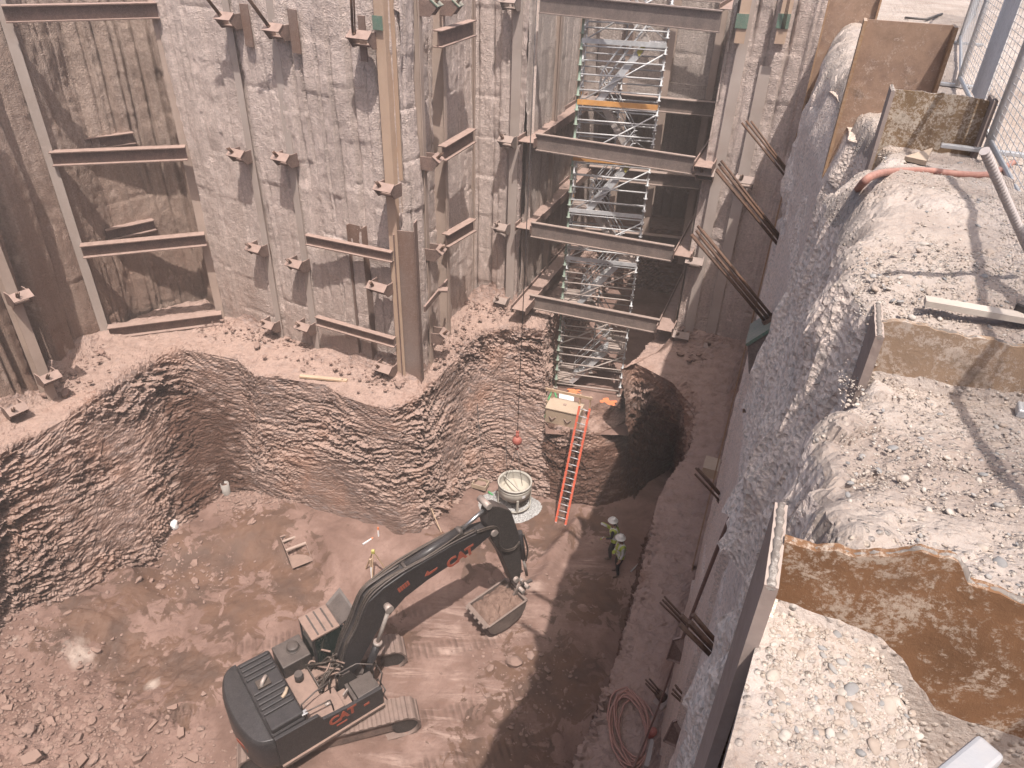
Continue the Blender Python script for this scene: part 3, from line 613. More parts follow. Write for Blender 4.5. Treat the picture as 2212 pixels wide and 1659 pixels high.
near = MB(); near.add([(-18.1, -4.7, zz), (-1.2, -4.7, zz), (-1.2, -4.7, -1), (-18.1, -4.7, -1)], [[0, 1, 2, 3]])
struct(near.build('terrain', M['soil']))
def pebbles(name, n, fn, mats, seed, sub=1, smooth=True):
    rr = np.random.default_rng(seed); bm = bmesh.new(); bmesh.ops.create_icosphere(bm, subdivisions=sub, radius=1)
    bv = np.array([list(v.co) for v in bm.verts]); bf = np.array([[v.index for v in f.verts] for f in bm.faces]); bm.free()
    pos, size = fn(rr, n); n = len(pos)
    sc = size[:, None]*np.stack([rr.uniform(.8, 1.35, n), rr.uniform(.65, 1.0, n), rr.uniform(.4, .65, n)], 1)
    an = rr.uniform(0, 6.28, n); tl = rr.uniform(-.4, .4, (n, 2))
    v = bv[None]*sc[:, None]*(1+rr.uniform(-.10, .10, (n, len(bv), 1)))
    v[..., 2] += v[..., 0]*tl[:, :1]+v[..., 1]*tl[:, 1:]
    c, s = np.cos(an)[:, None], np.sin(an)[:, None]; x = v[..., 0]*c-v[..., 1]*s; y = v[..., 0]*s+v[..., 1]*c
    v = np.stack([x, y, v[..., 2]], -1)+pos[:, None]
    f = (bf[None]+(np.arange(n)*len(bv))[:, None, None]).reshape(-1, 3)
    mi = np.repeat(rr.integers(0, len(mats), n), len(bf))
    o = mesh_obj(name, v.reshape(-1, 3), f, mats, None, smooth, mi=mi)
    return o
PEB = []
for k, c in enumerate([(.31, .29, .275), (.38, .325, .28), (.44, .39, .345), (.34, .275, .23), (.25, .24, .235), (.40, .335, .285)]):
    g = G('pebble_stone', .85, 0, .25); g.col(g.mix(g.ramp(g.noise(30, 4), [(.35, 0.0), (.7, .8)]), c, tuple(x*.7 for x in c))); PEB.append(g.m)
def pebpos(big):
    def fn(rr, n):
        t = np.r_[rr.uniform(-.15, TA-.02, int(n*.45)), rr.uniform(TA+.02, 3.2, int(n*.3)), rr.uniform(3.0, 8.5, n-int(n*.45)-int(n*.3))]
        w = np.where(t < TA, rr.uniform(-.05, .24, n), np.where(t > 3, .3+np.abs(rr.normal(0, .9, n)), .08+np.abs(rr.normal(0, .45, n))))
        p = ground_pt(t, w)
        cl = fbm(p, 1.5, 3, 91); keep = rr.random(n) < np.where(t < TA, .95, np.clip(.5+cl*1.5, .1, 1))
        sz = (np.clip(rr.lognormal(-4.85, .42, n), .005, .018) if big else np.clip(rr.lognormal(-5.75, .4, n), .0018, .007))*np.where(t < TA, 1.0, np.where(t > 3, 1.15, .9))
        n_ = fbm(p, 1.3, 4, 83)*.05+fbm(p, 6, 4, 84)*.018+fbm(p, 25, 3, 85)*.007+np.clip(fbm(p, 14, 3, 86), 0, 1)*.02
        p[:, 2] += n_-sz*.2
        return p[keep], sz[keep]
    return fn
props(pebbles('pebbles', 1500, pebpos(True), PEB, 5, 2), kind='stuff')
props(pebbles('fine_gravel', 26000, pebpos(False), PEB[1:4]+PEB[5:], 9, 1), kind='stuff')
# loose rock rubble on the pit floor
RUB = []
for c in [(.19, .122, .098), (.24, .158, .13), (.155, .10, .082), (.22, .155, .132)]:
    g = G('rubble_rock', .9, 0, .2); d = g.ma('MULTIPLY', g.mr(g.nz(), .4, .95), .7); cc = g.mix(g.ramp(g.noise(4, 5), [(.35, 0.0), (.7, .8)]), c, tuple(x*.6 for x in c)); g.col(g.mix(d, cc, (.29, .195, .16))); g.bump(g.noise(20, 4), .5, .02); RUB.append(g.m)
def rubpos(rr, n):
    ar = [(90, 1580, 110, 90, .34), (250, 1640, 160, 40, .14), (60, 1400, 60, 90, .12), (525, 1085, 34, 22, .22), (600, 1100, 60, 20, .06), (1130, 1440, 70, 110, .1), (330, 1240, 120, 30, .1)]
    out = []
    for x, y, sx, sy, fr in ar:
        m = int(n*fr)
        for a, b in zip(rr.normal(x, sx, m), rr.normal(y, sy, m)):
            q = P(a, b, 0); out.append((q.x, q.y))
    q = np.array(out); z = floor_z(np.c_[q, q[:, 0]*0]); sz = np.clip(rr.lognormal(-3.3, .55, len(q)), .012, .16)
    return np.c_[q, z+sz*.15], sz
props(pebbles('rubble', 4200, rubpos, RUB, 6, 1, False), kind='stuff')
_r = random.Random(4)
for i, (px, py, s) in enumerate([(30, 1590, .5), (110, 1560, .36), (165, 1602, .42), (70, 1640, .55), (180, 1650, .5), (300, 1640, .38), (415, 1640, .36), (250, 1580, .3), (330, 1570, .33), (20, 1530, .35), (140, 1500, .28), (215, 1530, .26), (375, 1530, .3), (390, 1585, .4), (60, 1480, .28), (440, 1500, .22), (280, 1500, .2)]):
    q = PF(px, py); m = MB(); n = 7
    ang = sorted(_r.uniform(0, 6.28) for _ in range(n)); poly = [(math.cos(a)*s*_r.uniform(.6, 1.0)*.62, math.sin(a)*s*_r.uniform(.5, 1.0)*.45) for a in ang]
    X = Vector((math.cos(i*2.1), math.sin(i*2.1), _r.uniform(-.25, .25))).normalized(); Z = X.cross(Vector((0, 1, _r.uniform(-.3, .3))).cross(X)).normalized() if False else (Vector((_r.uniform(-.3, .3), _r.uniform(-.3, .3), 1)).normalized())
    Y = Z.cross(X).normalized(); X = Y.cross(Z)
    m.prism(poly, q+Vector((0, 0, .03)), X, Y, Z, -.04, s*.22)
    one('rock_slab', 'broken reddish rock slab lying in the loose spoil at the bottom left of the pit', 'rock', m, RUB[i % 4], group='broken rock slabs in the spoil', bevel=.015)

def ledgepos(rr, n):
    L_ = [(AR, (-9.1, 24.3)), ((-9.1, 24.3), TM), (TM, (-3.6, 21.75)), ((-3.15, 22.3), (-1.9, 28.2)), ((-1.9, 28.2), SFL), ((-15.95, 19.4), (-15.95, 23)), (SFR, RC)]
    q = []
    for k in range(n):
        a, b = L_[rr.integers(0, len(L_))]; a = np.array([a[0], a[1]]); b = np.array([b[0], b[1]]); t = (b-a)/np.linalg.norm(b-a); p = a+(b-a)*rr.random()+np.array([t[1], -t[0]])*(.15+abs(rr.normal(0, .55))); q.append((p[0], p[1], LEDGE+.12+rr.uniform(0, .12)))
    return np.array(q), np.clip(rr.lognormal(-3.1, .5, n), .015, .16)
props(pebbles('ledge_rubble', 900, ledgepos, RUB, 16, 1, False), kind='stuff')
# ================================================================== shoring: piles, anchors, beams, stair tower
def nrm(A, B):
    t = Vector((B[0]-A[0], B[1]-A[1], 0)).normalized(); return t, Vector((t.y, -t.x, 0))
LN_M = (AR, TM); LN_F = (Vector((-3.12, 22.3, 0)), Vector((-1.86, 28.25, 0))); LN_H = (Vector((-1.86, 28.25, 0)), SFL)
LN_R = (SFR, Vector((8.2, 24.35, 0))); LN_A = (AL, AR); LN_L = (Vector((-16.5, 18.6, 0)), Vector((-15.95, 19.4, 0)))
def pile(px, py, ln, label, mat, zt=RIM+.3, zb=5.6, w=.27, depth=.5, proud=.10, turn=False, group=None):
    t, n = nrm(*ln); p = PL(px, py, *ln); p = p+n*proud
    m = MB(); up = n if not turn else t
    c = p-n*(depth/2 if not turn else w/2)
    m.hbeam((c.x, c.y, zb), (c.x, c.y, zt), depth, w, up=up, tf=.025, tw=.018)
    return one('soldier_pile', label, 'steel pile', m, mat, origin=(c.x, c.y, zb), group=group)
G_P = 'vertical steel piles of the shoring'
pile(545, 330, LN_M, 'dusty steel pile in the pale wall, the nearer to the left bay', M['pileblue'], group=G_P)
pile(632, 337, LN_M, 'dusty steel pile in the pale wall, second to the right of the left bay', M['pileblue'], group=G_P)
pile(850, 400, LN_M, 'tan steel pile standing at the pit corner beside the dark plate', M['piletan'], w=.32, proud=.2, group=G_P)
zt = PL(775, 488, *LN_M).z
pile(784, 640, LN_M, 'short brown steel pile crossed by two horizontal beams', M['plate'], zt=zt, depth=.62, w=.3, turn=True, proud=.14, group=G_P)
pile(912, 345, LN_F, 'tan steel pile just right of the pit corner', M['pile'], group=G_P)
pile(960, 400, LN_F, 'dusty pile holding the left ends of the three short sloping beams', M['pile'], group=G_P)
pile(1021, 300, LN_F, 'dusty pile holding the right ends of the three short sloping beams', M['pile'], group=G_P)
pile(1108, 460, LN_H, 'grey dusty pile at the left edge of the scaffold bay', M['pileblue'], w=.36, group=G_P)
pile(1560, 330, LN_R, 'grey dusty pile at the right edge of the scaffold bay', M['pileblue'], w=.34, group=G_P)
pile(1590, 455, LN_R, 'cut off pale pile standing behind the strand bundles', M['pileblue'], zt=PL(1655, 142, *LN_R).z, w=.36, group=G_P)
pile(172, 540, LN_A, 'pale pile at the left side of the beam spanned bay', M['pileblue'], w=.30, group=G_P)
pile(442, 520, LN_A, 'tan dusty pile at the right side of the beam spanned bay', M['pile'], w=.28, group=G_P)
pile(48, 720, LN_L, 'dirty pile in the dark left wall between two anchor heads', M['pile'], w=.3, proud=.5, group=G_P)
# the large new pile at the corner, its web facing the pit
p0 = PL(884, 640, (-4.2, 21.75), (-3.1, 21.55)); ztop = PL(884, 497, (-4.2, 21.75), (-3.1, 21.55)).z
c0 = Vector((p0.x, p0.y-.12, 0)); bt = Vector((.985, -.17, 0))
root = thing('corner_pile', 'wide dark steel pile with a flat web standing at the tip of the pit corner', 'steel pile', (c0.x, c0.y, 5.6))
MB().bar(c0+Vector((0, 0, 5.6)), c0+Vector((0, 0, ztop)), .03, .66, up=bt).build('web', M['plate'], root)
for s in (-1, 1):
    c = c0+bt*(.345*s); MB().bar(c+Vector((0, 0, 5.6)), c+Vector((0, 0, ztop+(.35 if s > 0 else -.1))), .30, .03, up=bt).build('flange', M['waler'], root)
# ---- anchor heads
def anchor(px, py, ln, label, mat='waler', w=.6, strands=0.2, green=False, skew=0.0, off=.28, sdir=None):
    t, n = nrm(*ln); p = PL(px, py, *ln)+n*off
    if skew: t = (t*math.cos(skew)+n*math.sin(skew)).normalized(); n = Vector((t.y, -t.x, 0))
    o = thing('tieback_anchor', label, 'anchor', p-Vector((0, 0, .25)), group='tieback anchor heads on the piles')
    m = MB(); Z = Vector((0, 0, 1))
    m.prism([(-.28, -.22), (.10, -.22), (.30, .02), (.10, .20), (-.28, .20)], p, n, Z, t, -w/2, -w/2+.03)
    m.prism([(-.28, -.22), (.10, -.22), (.30, .02), (.10, .20), (-.28, .20)], p, n, Z, t, w/2-.03, w/2)
    m.prism([(-.28, -.18), (.08, -.18), (.10, -.14), (-.28, -.14)], p, n, Z, t, -w/2+.03, w/2-.03)
    m.build('seat', M[mat], o, bevel=.006)
    b = MB(); ax = (n*.62+Z*.78).normalized(); q = p+n*.215+Z*.12; b.prism([(-w/2-.02, -.15), (w/2+.02, -.15), (w/2+.02, .15), (-w/2-.02, .15)], q, t, t.cross(ax).normalized(), ax, 0, .035)
    b.build('bearing_plate', M['green'] if green else M[mat], o, bevel=.005)
    s = MB(); rr = random.Random(int(px*7+py)); d = Vector(sdir).normalized() if sdir else ax
    s.cyl(q+ax*.03-t*w*.2, q+ax*.07-t*w*.2, .06, .055, 12)
    for k in range(5):
        a = q+ax*.06-t*w*.2+t*.045*math.cos(k*1.3)+n*.045*math.sin(k*1.3)
        s.tube([a, a+d*(strands*rr.uniform(.8, 1.1))+Vector((rr.uniform(-.02, .02), rr.uniform(-.02, .02), 0))], (.016), 5)
    s.build('strands', M['strand'], o)
    return o
lf, tp_l = 'pale wall pile nearest the left bay', 'second pale wall pile from the left bay'
anchor(512, 42, LN_M, 'long stranded top anchor on the '+lf, strands=1.3, sdir=(-.55, -.3, 1), green=False)
anchor(534, 332, LN_M, 'second anchor from the top on the '+lf); anchor(570, 533, LN_M, 'third anchor from the top on the '+lf); anchor(597, 696, LN_M, 'lowest anchor on the '+lf)
anchor(616, 66, LN_M, 'long stranded top anchor on the '+tp_l, strands=1.4, sdir=(-.55, -.3, 1)); anchor(630, 340, LN_M, 'second anchor from the top on the '+tp_l)
anchor(656, 566, LN_M, 'anchor under the upper slim beam on the '+tp_l); anchor(673, 700, LN_M, 'lowest anchor on the '+tp_l)
anchor(800, 82, LN_M, 'topmost anchor with a green band on the tan corner pile', strands=1.5, sdir=(.1, -.3, 1), w=.7); anchor(855, 402, LN_M, 'anchor in the middle of the tan corner pile height', w=.62, off=.4)
anchor(838, 612, LN_M, 'anchor left of the dark plate halfway down', w=.7, off=.4); anchor(848, 785, LN_M, 'anchor at the foot of the dark plate just above the ledge', w=.7, off=.4)
for q, l, g in [((905, 14), 'green topped anchor on the tan pile right of the corner', True), ((912, 347), 'anchor by the middle sloping beam on the tan pile right of the corner', False), ((921, 543), 'anchor right of the top of the dark plate', False), ((930, 722), 'lowest anchor right of the foot of the dark plate', False), ((954, 14), 'green topped anchor above the highest sloping beam', True)]:
    anchor(*q, LN_F, l, green=g, w=.5, off=.3)
for q, l in [((1105, 302), 'anchor left of the second bay beam from the top'), ((1092, 488), 'anchor left of the third bay beam'), ((1092, 645), 'anchor left of the lowest bay beam'), ((1112, 6), 'anchor at the top of the frame left of the bay')]:
    anchor(*q, LN_H, l, 'greysteel', w=.55)
for q, l in [((1526, 372), 'anchor beside the right end of the second bay beam'), ((1503, 560), 'anchor beside the right end of the third bay beam'), ((1474, 718), 'anchor beside the right end of the lowest bay beam'), ((1610, 388), 'anchor on the cut off pale pile behind the strands'), ((1541, 740), 'shaded anchor near the foot of the cut off pale pile')]:
    anchor(*q, LN_R, l, 'greysteel', w=.6)
for q, l in [((16, 628), 'highest anchor on the dark left wall'), ((80, 800), 'anchor at the foot of the dirty left pile'), ((8, 868), 'anchor lowest at the left edge of the photo')]:
    anchor(*q, LN_L, l, w=.55, off=.75)
for x0, l in ((533, 'short brown plate beside the topmost anchor nearest the left bay'), (636, 'short brown plate beside the topmost anchor of the second pile'), (784, 'short brown plate beside the topmost anchor of the tan corner pile')):
    t, n = nrm(*LN_M); q = PL(x0, 55 if x0 < 600 else (68 if x0 < 700 else 84), *LN_M, off=.2); one('steel_plate', l, 'steel plate', MB().box(q, (.30 if x0 < 700 else .22, .05, 1.15), Matrix((t, -n, Vector((0, 0, 1)))).transposed()), M['plate'])
gb = MB(); q = PL(808, 45, *LN_M)
t, n = nrm(*LN_M); pc = PL(850, 400, *LN_M)+n*.275; gb.box((pc.x, pc.y, q.z), (.33, .012, .35), Matrix((t, -n, Vector((0, 0, 1)))).transposed())
one('paint_band', 'green painted band round the tan corner pile near the top', 'paint mark', gb, M['green'])
# ---- horizontal beams
def beam(a, b, label, mat='waler', d=.42, w=.3, group=None, up=(0, 0, 1), cat='steel beam', name='steel_beam'):
    m = MB(); m.hbeam(a, b, d, w, up=up, tf=.035, tw=.02)
    return one(name, label, cat, m, M[mat], origin=(Vector(a)+Vector(b))/2-Vector((0, 0, d/2)), group=group)
t, n = nrm(*LN_A)
for (x0, y0, x1, y1), l in [((8, 30, 341, 22), 'highest of the four long beams across the left bay'), ((112, 342, 403, 330), 'second long beam from the top across the left bay'), ((177, 542, 444, 516), 'third long beam from the top across the left bay'), ((236, 717, 480, 686), 'lowest long beam across the left bay above the ledge')]:
    a = PL(x0, y0, *LN_A, off=.38); b = PL(x1, y1, *LN_A, off=.38); z = (a.z+b.z)/2; a.z = b.z = z
    beam(P(x0, y0, z), P(x1, y1, z), l, d=.46, w=.36, group='beams across the left bay')
for (x0, y0, x1, y1, z), l in [((176, 313, 289, 297, 13.0), 'upper short beam set back inside the left bay'), ((229, 508, 333, 484, 9.75), 'lower short beam set back inside the left bay'), ((92, 4, 246, -4, 17.4), 'pale beam set back in the left bay at the top of the photo')]:
    beam(P(x0, y0, z), P(x1, y1, z), l, d=.42, w=.34)
t, n = nrm(*LN_M)
for (x0, y0, x1, y1), l in [((662, 517, 848, 555), 'upper slim beam on the pale wall left of the dark plate'), ((684, 692, 853, 740), 'lower slim beam on the pale wall left of the dark plate')]:
    a = PL(x0, y0, *LN_M, off=.42); b = PL(x1, y1, *LN_M, off=.42); z = (a.z+b.z)/2
    beam(P(x0, y0, z), P(x1, y1, z), l, d=.36, w=.2)
for (x0, y0, x1, y1), l in [((945, 85, 1021, 60), 'highest of the three short sloping beams'), ((955, 332, 1021, 292), 'middle one of the three short sloping beams'), ((962, 520, 1022, 485), 'lowest of the three short sloping beams')]:
    a = PL(x0, y0, *LN_F, off=.4); b = PL(x1, y1, *LN_F, off=.4); z = (a.z+b.z)/2-.02
    beam(P(x0, y0, z), P(x1, y1, z), l, d=.48, w=.3, group='short beams right of the corner')
a = PL(917, 668, *LN_F, off=.3); b = PL(966, 608, *LN_F, off=.3); m = MB().bar(a, b, .06, .2)
a2 = a.lerp(b, .66); m.box(a2+Vector((.12, -.1, .08)), (.35, .3, .07)); one('steel_strap', 'thin slanting bar with a small plate right of the dark plate', 'steel bar', m, M['waler'])
t, n = nrm(*LN_R); a = PL(1590, 60, *LN_R)+n*.3; b = PL(1708, 62, *LN_R)+n*.3; beam(P(1588, 58, a.z), P(1708, 64, a.z), 'beam with green paint beside the right end of the top bay beam', d=.4)
for x, l in ((1606, 'left'), (1694, 'right')):
    q = PL(x, 42, *LN_R)+n*.46; one('paint_band', '%s one of two green painted patches above the beam right of the bay' % l, 'paint mark', MB().box(q, (.36, .05, .4), Matrix((t, -n, Vector((0, 0, 1)))).transposed()), M['green'])
for x, yy, l in ((1612, 20, 'tan upper pile left of the two green patches'), (1700, 20, 'tan upper pile at the right green patch')):
    q = PL(x, yy, *LN_R)+n*.25; m = MB().hbeam((q.x, q.y, q.z-.9), (q.x, q.y, RIM+.3), .4, .3, up=n); one('soldier_pile', l, 'steel pile', m, M['piletan'])
s = MB()
for k in range(3): s.tube([PL(1690+k*3, 58, *LN_R)+n*.5, PL(1710+k*2, -30, *LN_R)+n*(.75)], .014, 5)
one('strand_bundle', 'thin strands rising from the green patched beam', 'steel strands', s, M['strand'])
# ---- frames of the scaffold bay
lev = [((1167, 7), (1557, 47)), ((1157, 306), (1499, 358)), ((1147, 495), (1454, 548)), ((1144, 650), (1424, 705))]
tips = [((1120, 0), (1575, 20)), ((1138, 306), (1520, 360)), ((1131, 492), (1475, 552)), ((1122, 668), (1436, 712))]
lv = ['topmost', 'second', 'third', 'lowest']
for k, ((l0, r0), (tl, tr)) in enumerate(zip(lev, tips)):
    z = PL(*l0, SFL-Vector((0, .55, 0)), SFL-Vector((0, .55, 0))+Vector((.93, -.37, 0))).z
    zc = z-.05
    a = P(*l0, zc); b = P(*r0, zc)
    beam(a, b, '%s front beam crossing in front of the stair tower' % lv[k], 'greysteel', d=.60, w=.16, group='front beams of the scaffold bay')
    for s, tip, l in ((0, tl, 'left'), (1, tr, 'right')):
        q = P(*tip, zc+.02); bk = (SBL if s == 0 else SBR); e = q+VV*(8.6 if s == 0 else 9.4)
        beam(q-VV*.1, e, '%s beam along the %s side wall of the scaffold bay' % (lv[k], l), 'waler', d=.66, w=.32, up=UV, group='side beams of the scaffold bay')
    c = P(*l0, zc)+VV*8.2-UV*.1; e = P(*r0, zc)+VV*9.0
    beam(c, e, '%s back beam behind the stair tower' % lv[k], 'greysteel', d=.6, w=.34, group='back beams of the scaffold bay')
for f, l in ((.22, 'left'), (.5, 'middle'), (.8, 'right')):
    q = SBL.lerp(SBR, f); m = MB().hbeam((q.x-.1, q.y-.3, 5.8), (q.x-.1, q.y-.3, RIM), .4, .3, up=VV); one('soldier_pile', '%s pile in the back wall of the scaffold bay' % l, 'steel pile', m, M['pile'])
for f, l in ((.3, 'nearer'), (.68, 'farther')):
    q = SFL.lerp(SBL, f)+UV*.12; m = MB().hbeam((q.x, q.y, 5.8), (q.x, q.y, RIM), .3, .25, up=UV); one('soldier_pile', '%s pile in the striped left wall of the scaffold bay' % l, 'steel pile', m, M['pile'])
# ---- stair tower
tb = P(1200, 837, SLOTZ-.05); te = P(1337, 855, SLOTZ-.05); TXv = (te-tb); TW = TXv.length; TXv.normalize(); TYv = Vector((-TXv.y, TXv.x, 0)); TDp = 1.55
tower = thing('stair_tower', 'tall galvanised scaffold stair tower with zigzag flights and orange toe boards', 'scaffold', tb)
def tp(x, y, z): return tb+TXv*x+TYv*y+Vector((0, 0, z-tb.z))
LV = [3.15, 5.0, 6.95, 8.9, 10.85, 12.8, 14.75, 16.7, 18.65]
for x, y, mt, r in ((0, 0, 'scafgreen', .045), (TW, 0, 'galv', .032), (0, TDp, 'galv', .032), (TW, TDp, 'galv', .034), (TW*.5, TDp, 'galv', .028), (0, TDp*.5, 'galv', .026), (TW, TDp*.5, 'galv', .026)):
    z = SLOTZ+.4; pf = [(r, SLOTZ-.05)]
    while z < 19.5: pf += [(r, z-.013), (r+.045, z-.012), (r+.045, z+.012), (r, z+.013)]; z += .49
    q_ = tp(x, y, 0); u = MB().lathe(pf+[(r, 19.6)], (q_.x, q_.y, 0), 8).build('upright', M[mt], tower)
    MB().box(tp(x, y, SLOTZ-.03), (.18, .18, .03)).build('base_plate', M['galvd'], u)
def rail(pts, mt='galv', r=.029, name='guard_rail'):
    m = MB()
    for a, b in pts: m.cyl(tp(*a), tp(*b), r, n=6)
    return m.build(name, M[mt], tower)
for i, z in enumerate(LV):
    mt = 'galv' if i > 2 else 'galvd'; R_ = (i % 2 == 1)
    for dz in (-.06, .5, 1.0, 1.45):
        rail([((0, 0, z+dz), (TW, 0, z+dz))], mt); rail([((0, TDp, z+dz), (TW, TDp, z+dz))], mt)
    rail([((0, 0, z+dz), (0, TDp, z+dz)) for dz in (-.06, .5, 1.0)]+[((TW, 0, z+dz), (TW, TDp, z+dz)) for dz in (-.06, .5, 1.0)], mt, name='end_rails')
    if i < 8:
        a, b = ((0, 0, z+.05), (TW, 0, LV[i+1]-.15)) 
        rail([(a, b)], mt, .029, 'brace')
        rail([((0, TDp, LV[i+1]-.15), (TW, TDp, z+.05))] if i % 2 else [((TW, 0, z+.05), (TW, TDp, LV[i+1]-.1))], mt, .022, 'brace')
    x0, x1 = (TW-.72, TW-.04) if R_ else (.04, .72)
    d = MB()
    for k in range(4): d.box(tp((x0+x1)/2, .22+k*.36, z), ((x1-x0), .33, .05), Matrix((TXv, TYv, Vector((0, 0, 1)))).transposed())
    d.build('landing', M['galvd'] if i < 7 else M['galv'], tower, bevel=.006)
    if i in (5, 6): tbm = MB().box(tp(TW/2, -.03, z+.10), (TW, .03, .17), Matrix((TXv, TYv, Vector((0, 0, 1)))).transposed()).build('toe_board', M['orange'], tower)
    elif i in (3, 4, 7): MB().box(tp(TW/2, -.03, z+.10), (TW, .03, .15), Matrix((TXv, TYv, Vector((0, 0, 1)))).transposed()).build('toe_board', M['galv'], tower)
    if i in (4, 6, 7): xx = TW+.02 if R_ else -.02; MB().box(tp(xx, TDp/2, z+.12), (.03, TDp, .17), Matrix((TXv, TYv, Vector((0, 0, 1)))).transposed()).build('toe_board', M['orange'], tower)
    if i < 8:
        # flight up from this landing to the next, in alternating lanes
        z1 = LV[i+1]; xa, xb = ((.72, TW-.72) if not R_ else (TW-.72, .72)); y0, y1 = ((.08, .70) if not R_ else (TDp-.70, TDp-.08))
        f = MB(); nst = 8
        for y in (y0, y1): f.bar(tp(xa-(xb-xa)*.06, y, z+.0), tp(xb, y, z1), .035, .20)
        for k in range(1, nst+1):
            u = k/(nst+.5); f.box(tp(xa+(xb-xa)*u, (y0+y1)/2, z+(z1-z)*u), (.22, y1-y0-.04, .03), Matrix((TXv, TYv, Vector((0, 0, 1)))).transposed())
        fo = f.build('stair_flight', M['galv'] if i in (0, 2, 4, 6) else M['galvd'], tower)
        hr = MB(); up = Vector((0, 0, 1))
        for y in (y0, y1):
            for dz in (.5, .95): hr.tube([tp(xa, y, z+.15+dz*.3), tp(xa, y, z+.1+dz), tp(xb, y, z1+.1+dz), tp(xb+(xb-xa)*.08, y, z1+.1+dz)], .02, 6)
        hr.build('handrail', M['galv'], fo)
        if i in (4, 6):
            k = tp(xb-(xb-xa)*.06, y0-.03, z1-.1); MB().box(k, (.32, .02, .16), Matrix(((TXv*(xb-xa)+Vector((0, 0, z1-z))).normalized(), TYv, Vector((-TXv.x*.6, -TXv.y*.6, .8)).normalized())).transposed()).build('yellow_tag', M['yellow'], fo)
# ---- strand bundles sticking out of the shaded right wall
def bundle(a, d, label, n=5, sp=.05, head=None, L=1.54, hs=1.0, r=.019):
    """strands from an anchor on the right wall towards the pit"""
    a = Vector(a); d = Vector(d).normalized(); b = a+d*L
    o = thing('strand_bundle', label, 'steel strands', (a.x, a.y, a.z))
    u = d.orthogonal().normalized(); v = d.cross(u); rr = random.Random(int(a.y*10))
    s = MB()
    for k in range(n):
        an = k*2*math.pi/n; of = (u*math.cos(an)+v*math.sin(an))*sp
        s.tube([a+of, a.lerp(b, .5)+of*1.1, a.lerp(b, rr.uniform(.95, 1.03))+of*rr.uniform(.9, 1.5)], r, 6)
    s.build('strands', M['strand'], o)
    MB().cyl(a-d*.12*hs, a+d*.06*hs, .11*hs, .09*hs, 14).build('wedge_head', M['strand'], o)
    MB().prism([(-.2*hs, -.2*hs), (.2*hs, -.2*hs), (.2*hs, .2*hs), (-.2*hs, .2*hs)], a-d*.12*hs, u, v, d, -.04*hs, 0).build('bearing_plate', M[head or 'greysteel'], o)
    return o
SD = (-1.06, .4, 1.03)
def rw3(y, z, o=.06): q = rwall(y, o); return Vector((q.x, q.y, z))
bundle(rw3(12.7, 16.4), SD, 'highest rusty strand bundle above two others right of the bay')
bundle(rw3(9.6, 16.5), SD, 'middle rusty strand bundle right of the bay')
bundle(rw3(8.4, 16.0), SD, 'longest rusty strand bundle ending at the green anchor head', n=6, sp=.06, head='green')
# ================================================================== excavator
EC = Vector((-5.21, 12.75, 0)); EH = R(38.6)
ex = thing('excavator', 'black tracked excavator with orange red lettering scooping soil on the pit floor', 'excavator', EC, EH)
_h = np.array([math.cos(EH), math.sin(EH)]); _l = np.array([-_h[1], _h[0]])
def E2(px, py, y):
    r = ray(px, py); Q = np.array([EC.x, EC.y])+_l*y; t = (Q@_l)/(r[:2]@_l); p = r*t
    return float((p[:2]-np.array([EC.x, EC.y]))@_h), float(p[2]+CAMZ)
def text_mesh(txt, size, bold=.012, sp=.95):
    c = bpy.data.curves.new('t', 'FONT'); c.body = txt; c.size = size; c.extrude = .004; c.offset = bold*size; c.space_character = sp; c.align_x = 'CENTER'; c.align_y = 'CENTER'
    o = bpy.data.objects.new('t', c); me = o.to_mesh(); v = [tuple(x.co) for x in me.vertices]; f = [list(p.vertices) for p in me.polygons]; o.to_mesh_clear()
    bpy.data.objects.remove(o); bpy.data.curves.remove(c); return v, f
def lettering(txt, size, o, X, Y, parent, mat, name='lettering', bold=.045):
    v, f = text_mesh(txt, size, bold); o = Vector(o); X = Vector(X).normalized(); Y = Vector(Y); Y = (Y-X*Y.dot(X)).normalized(); Z = X.cross(Y)
    return MB().add([o+X*a+Y*b+Z*c for a, b, c in v], f).build(name, mat, parent)
XA, YA, ZA = (1, 0, 0), (0, 1, 0), (0, 0, 1)
SZ = lambda poly, y0, y1, mb=None: (mb or MB()).prism(poly, (0, 0, 0), XA, ZA, YA, y0, y1)
g = G('loose_soil', .95, 0, .05); g.col(g.ramp(g.noise(5, 5), [(.3, (.15, .095, .075)), (.6, (.22, .145, .115)), (.8, (.29, .20, .165))])); g.bump(g.noise(25, 5), .6, .03); M['loosesoil'] = g.m
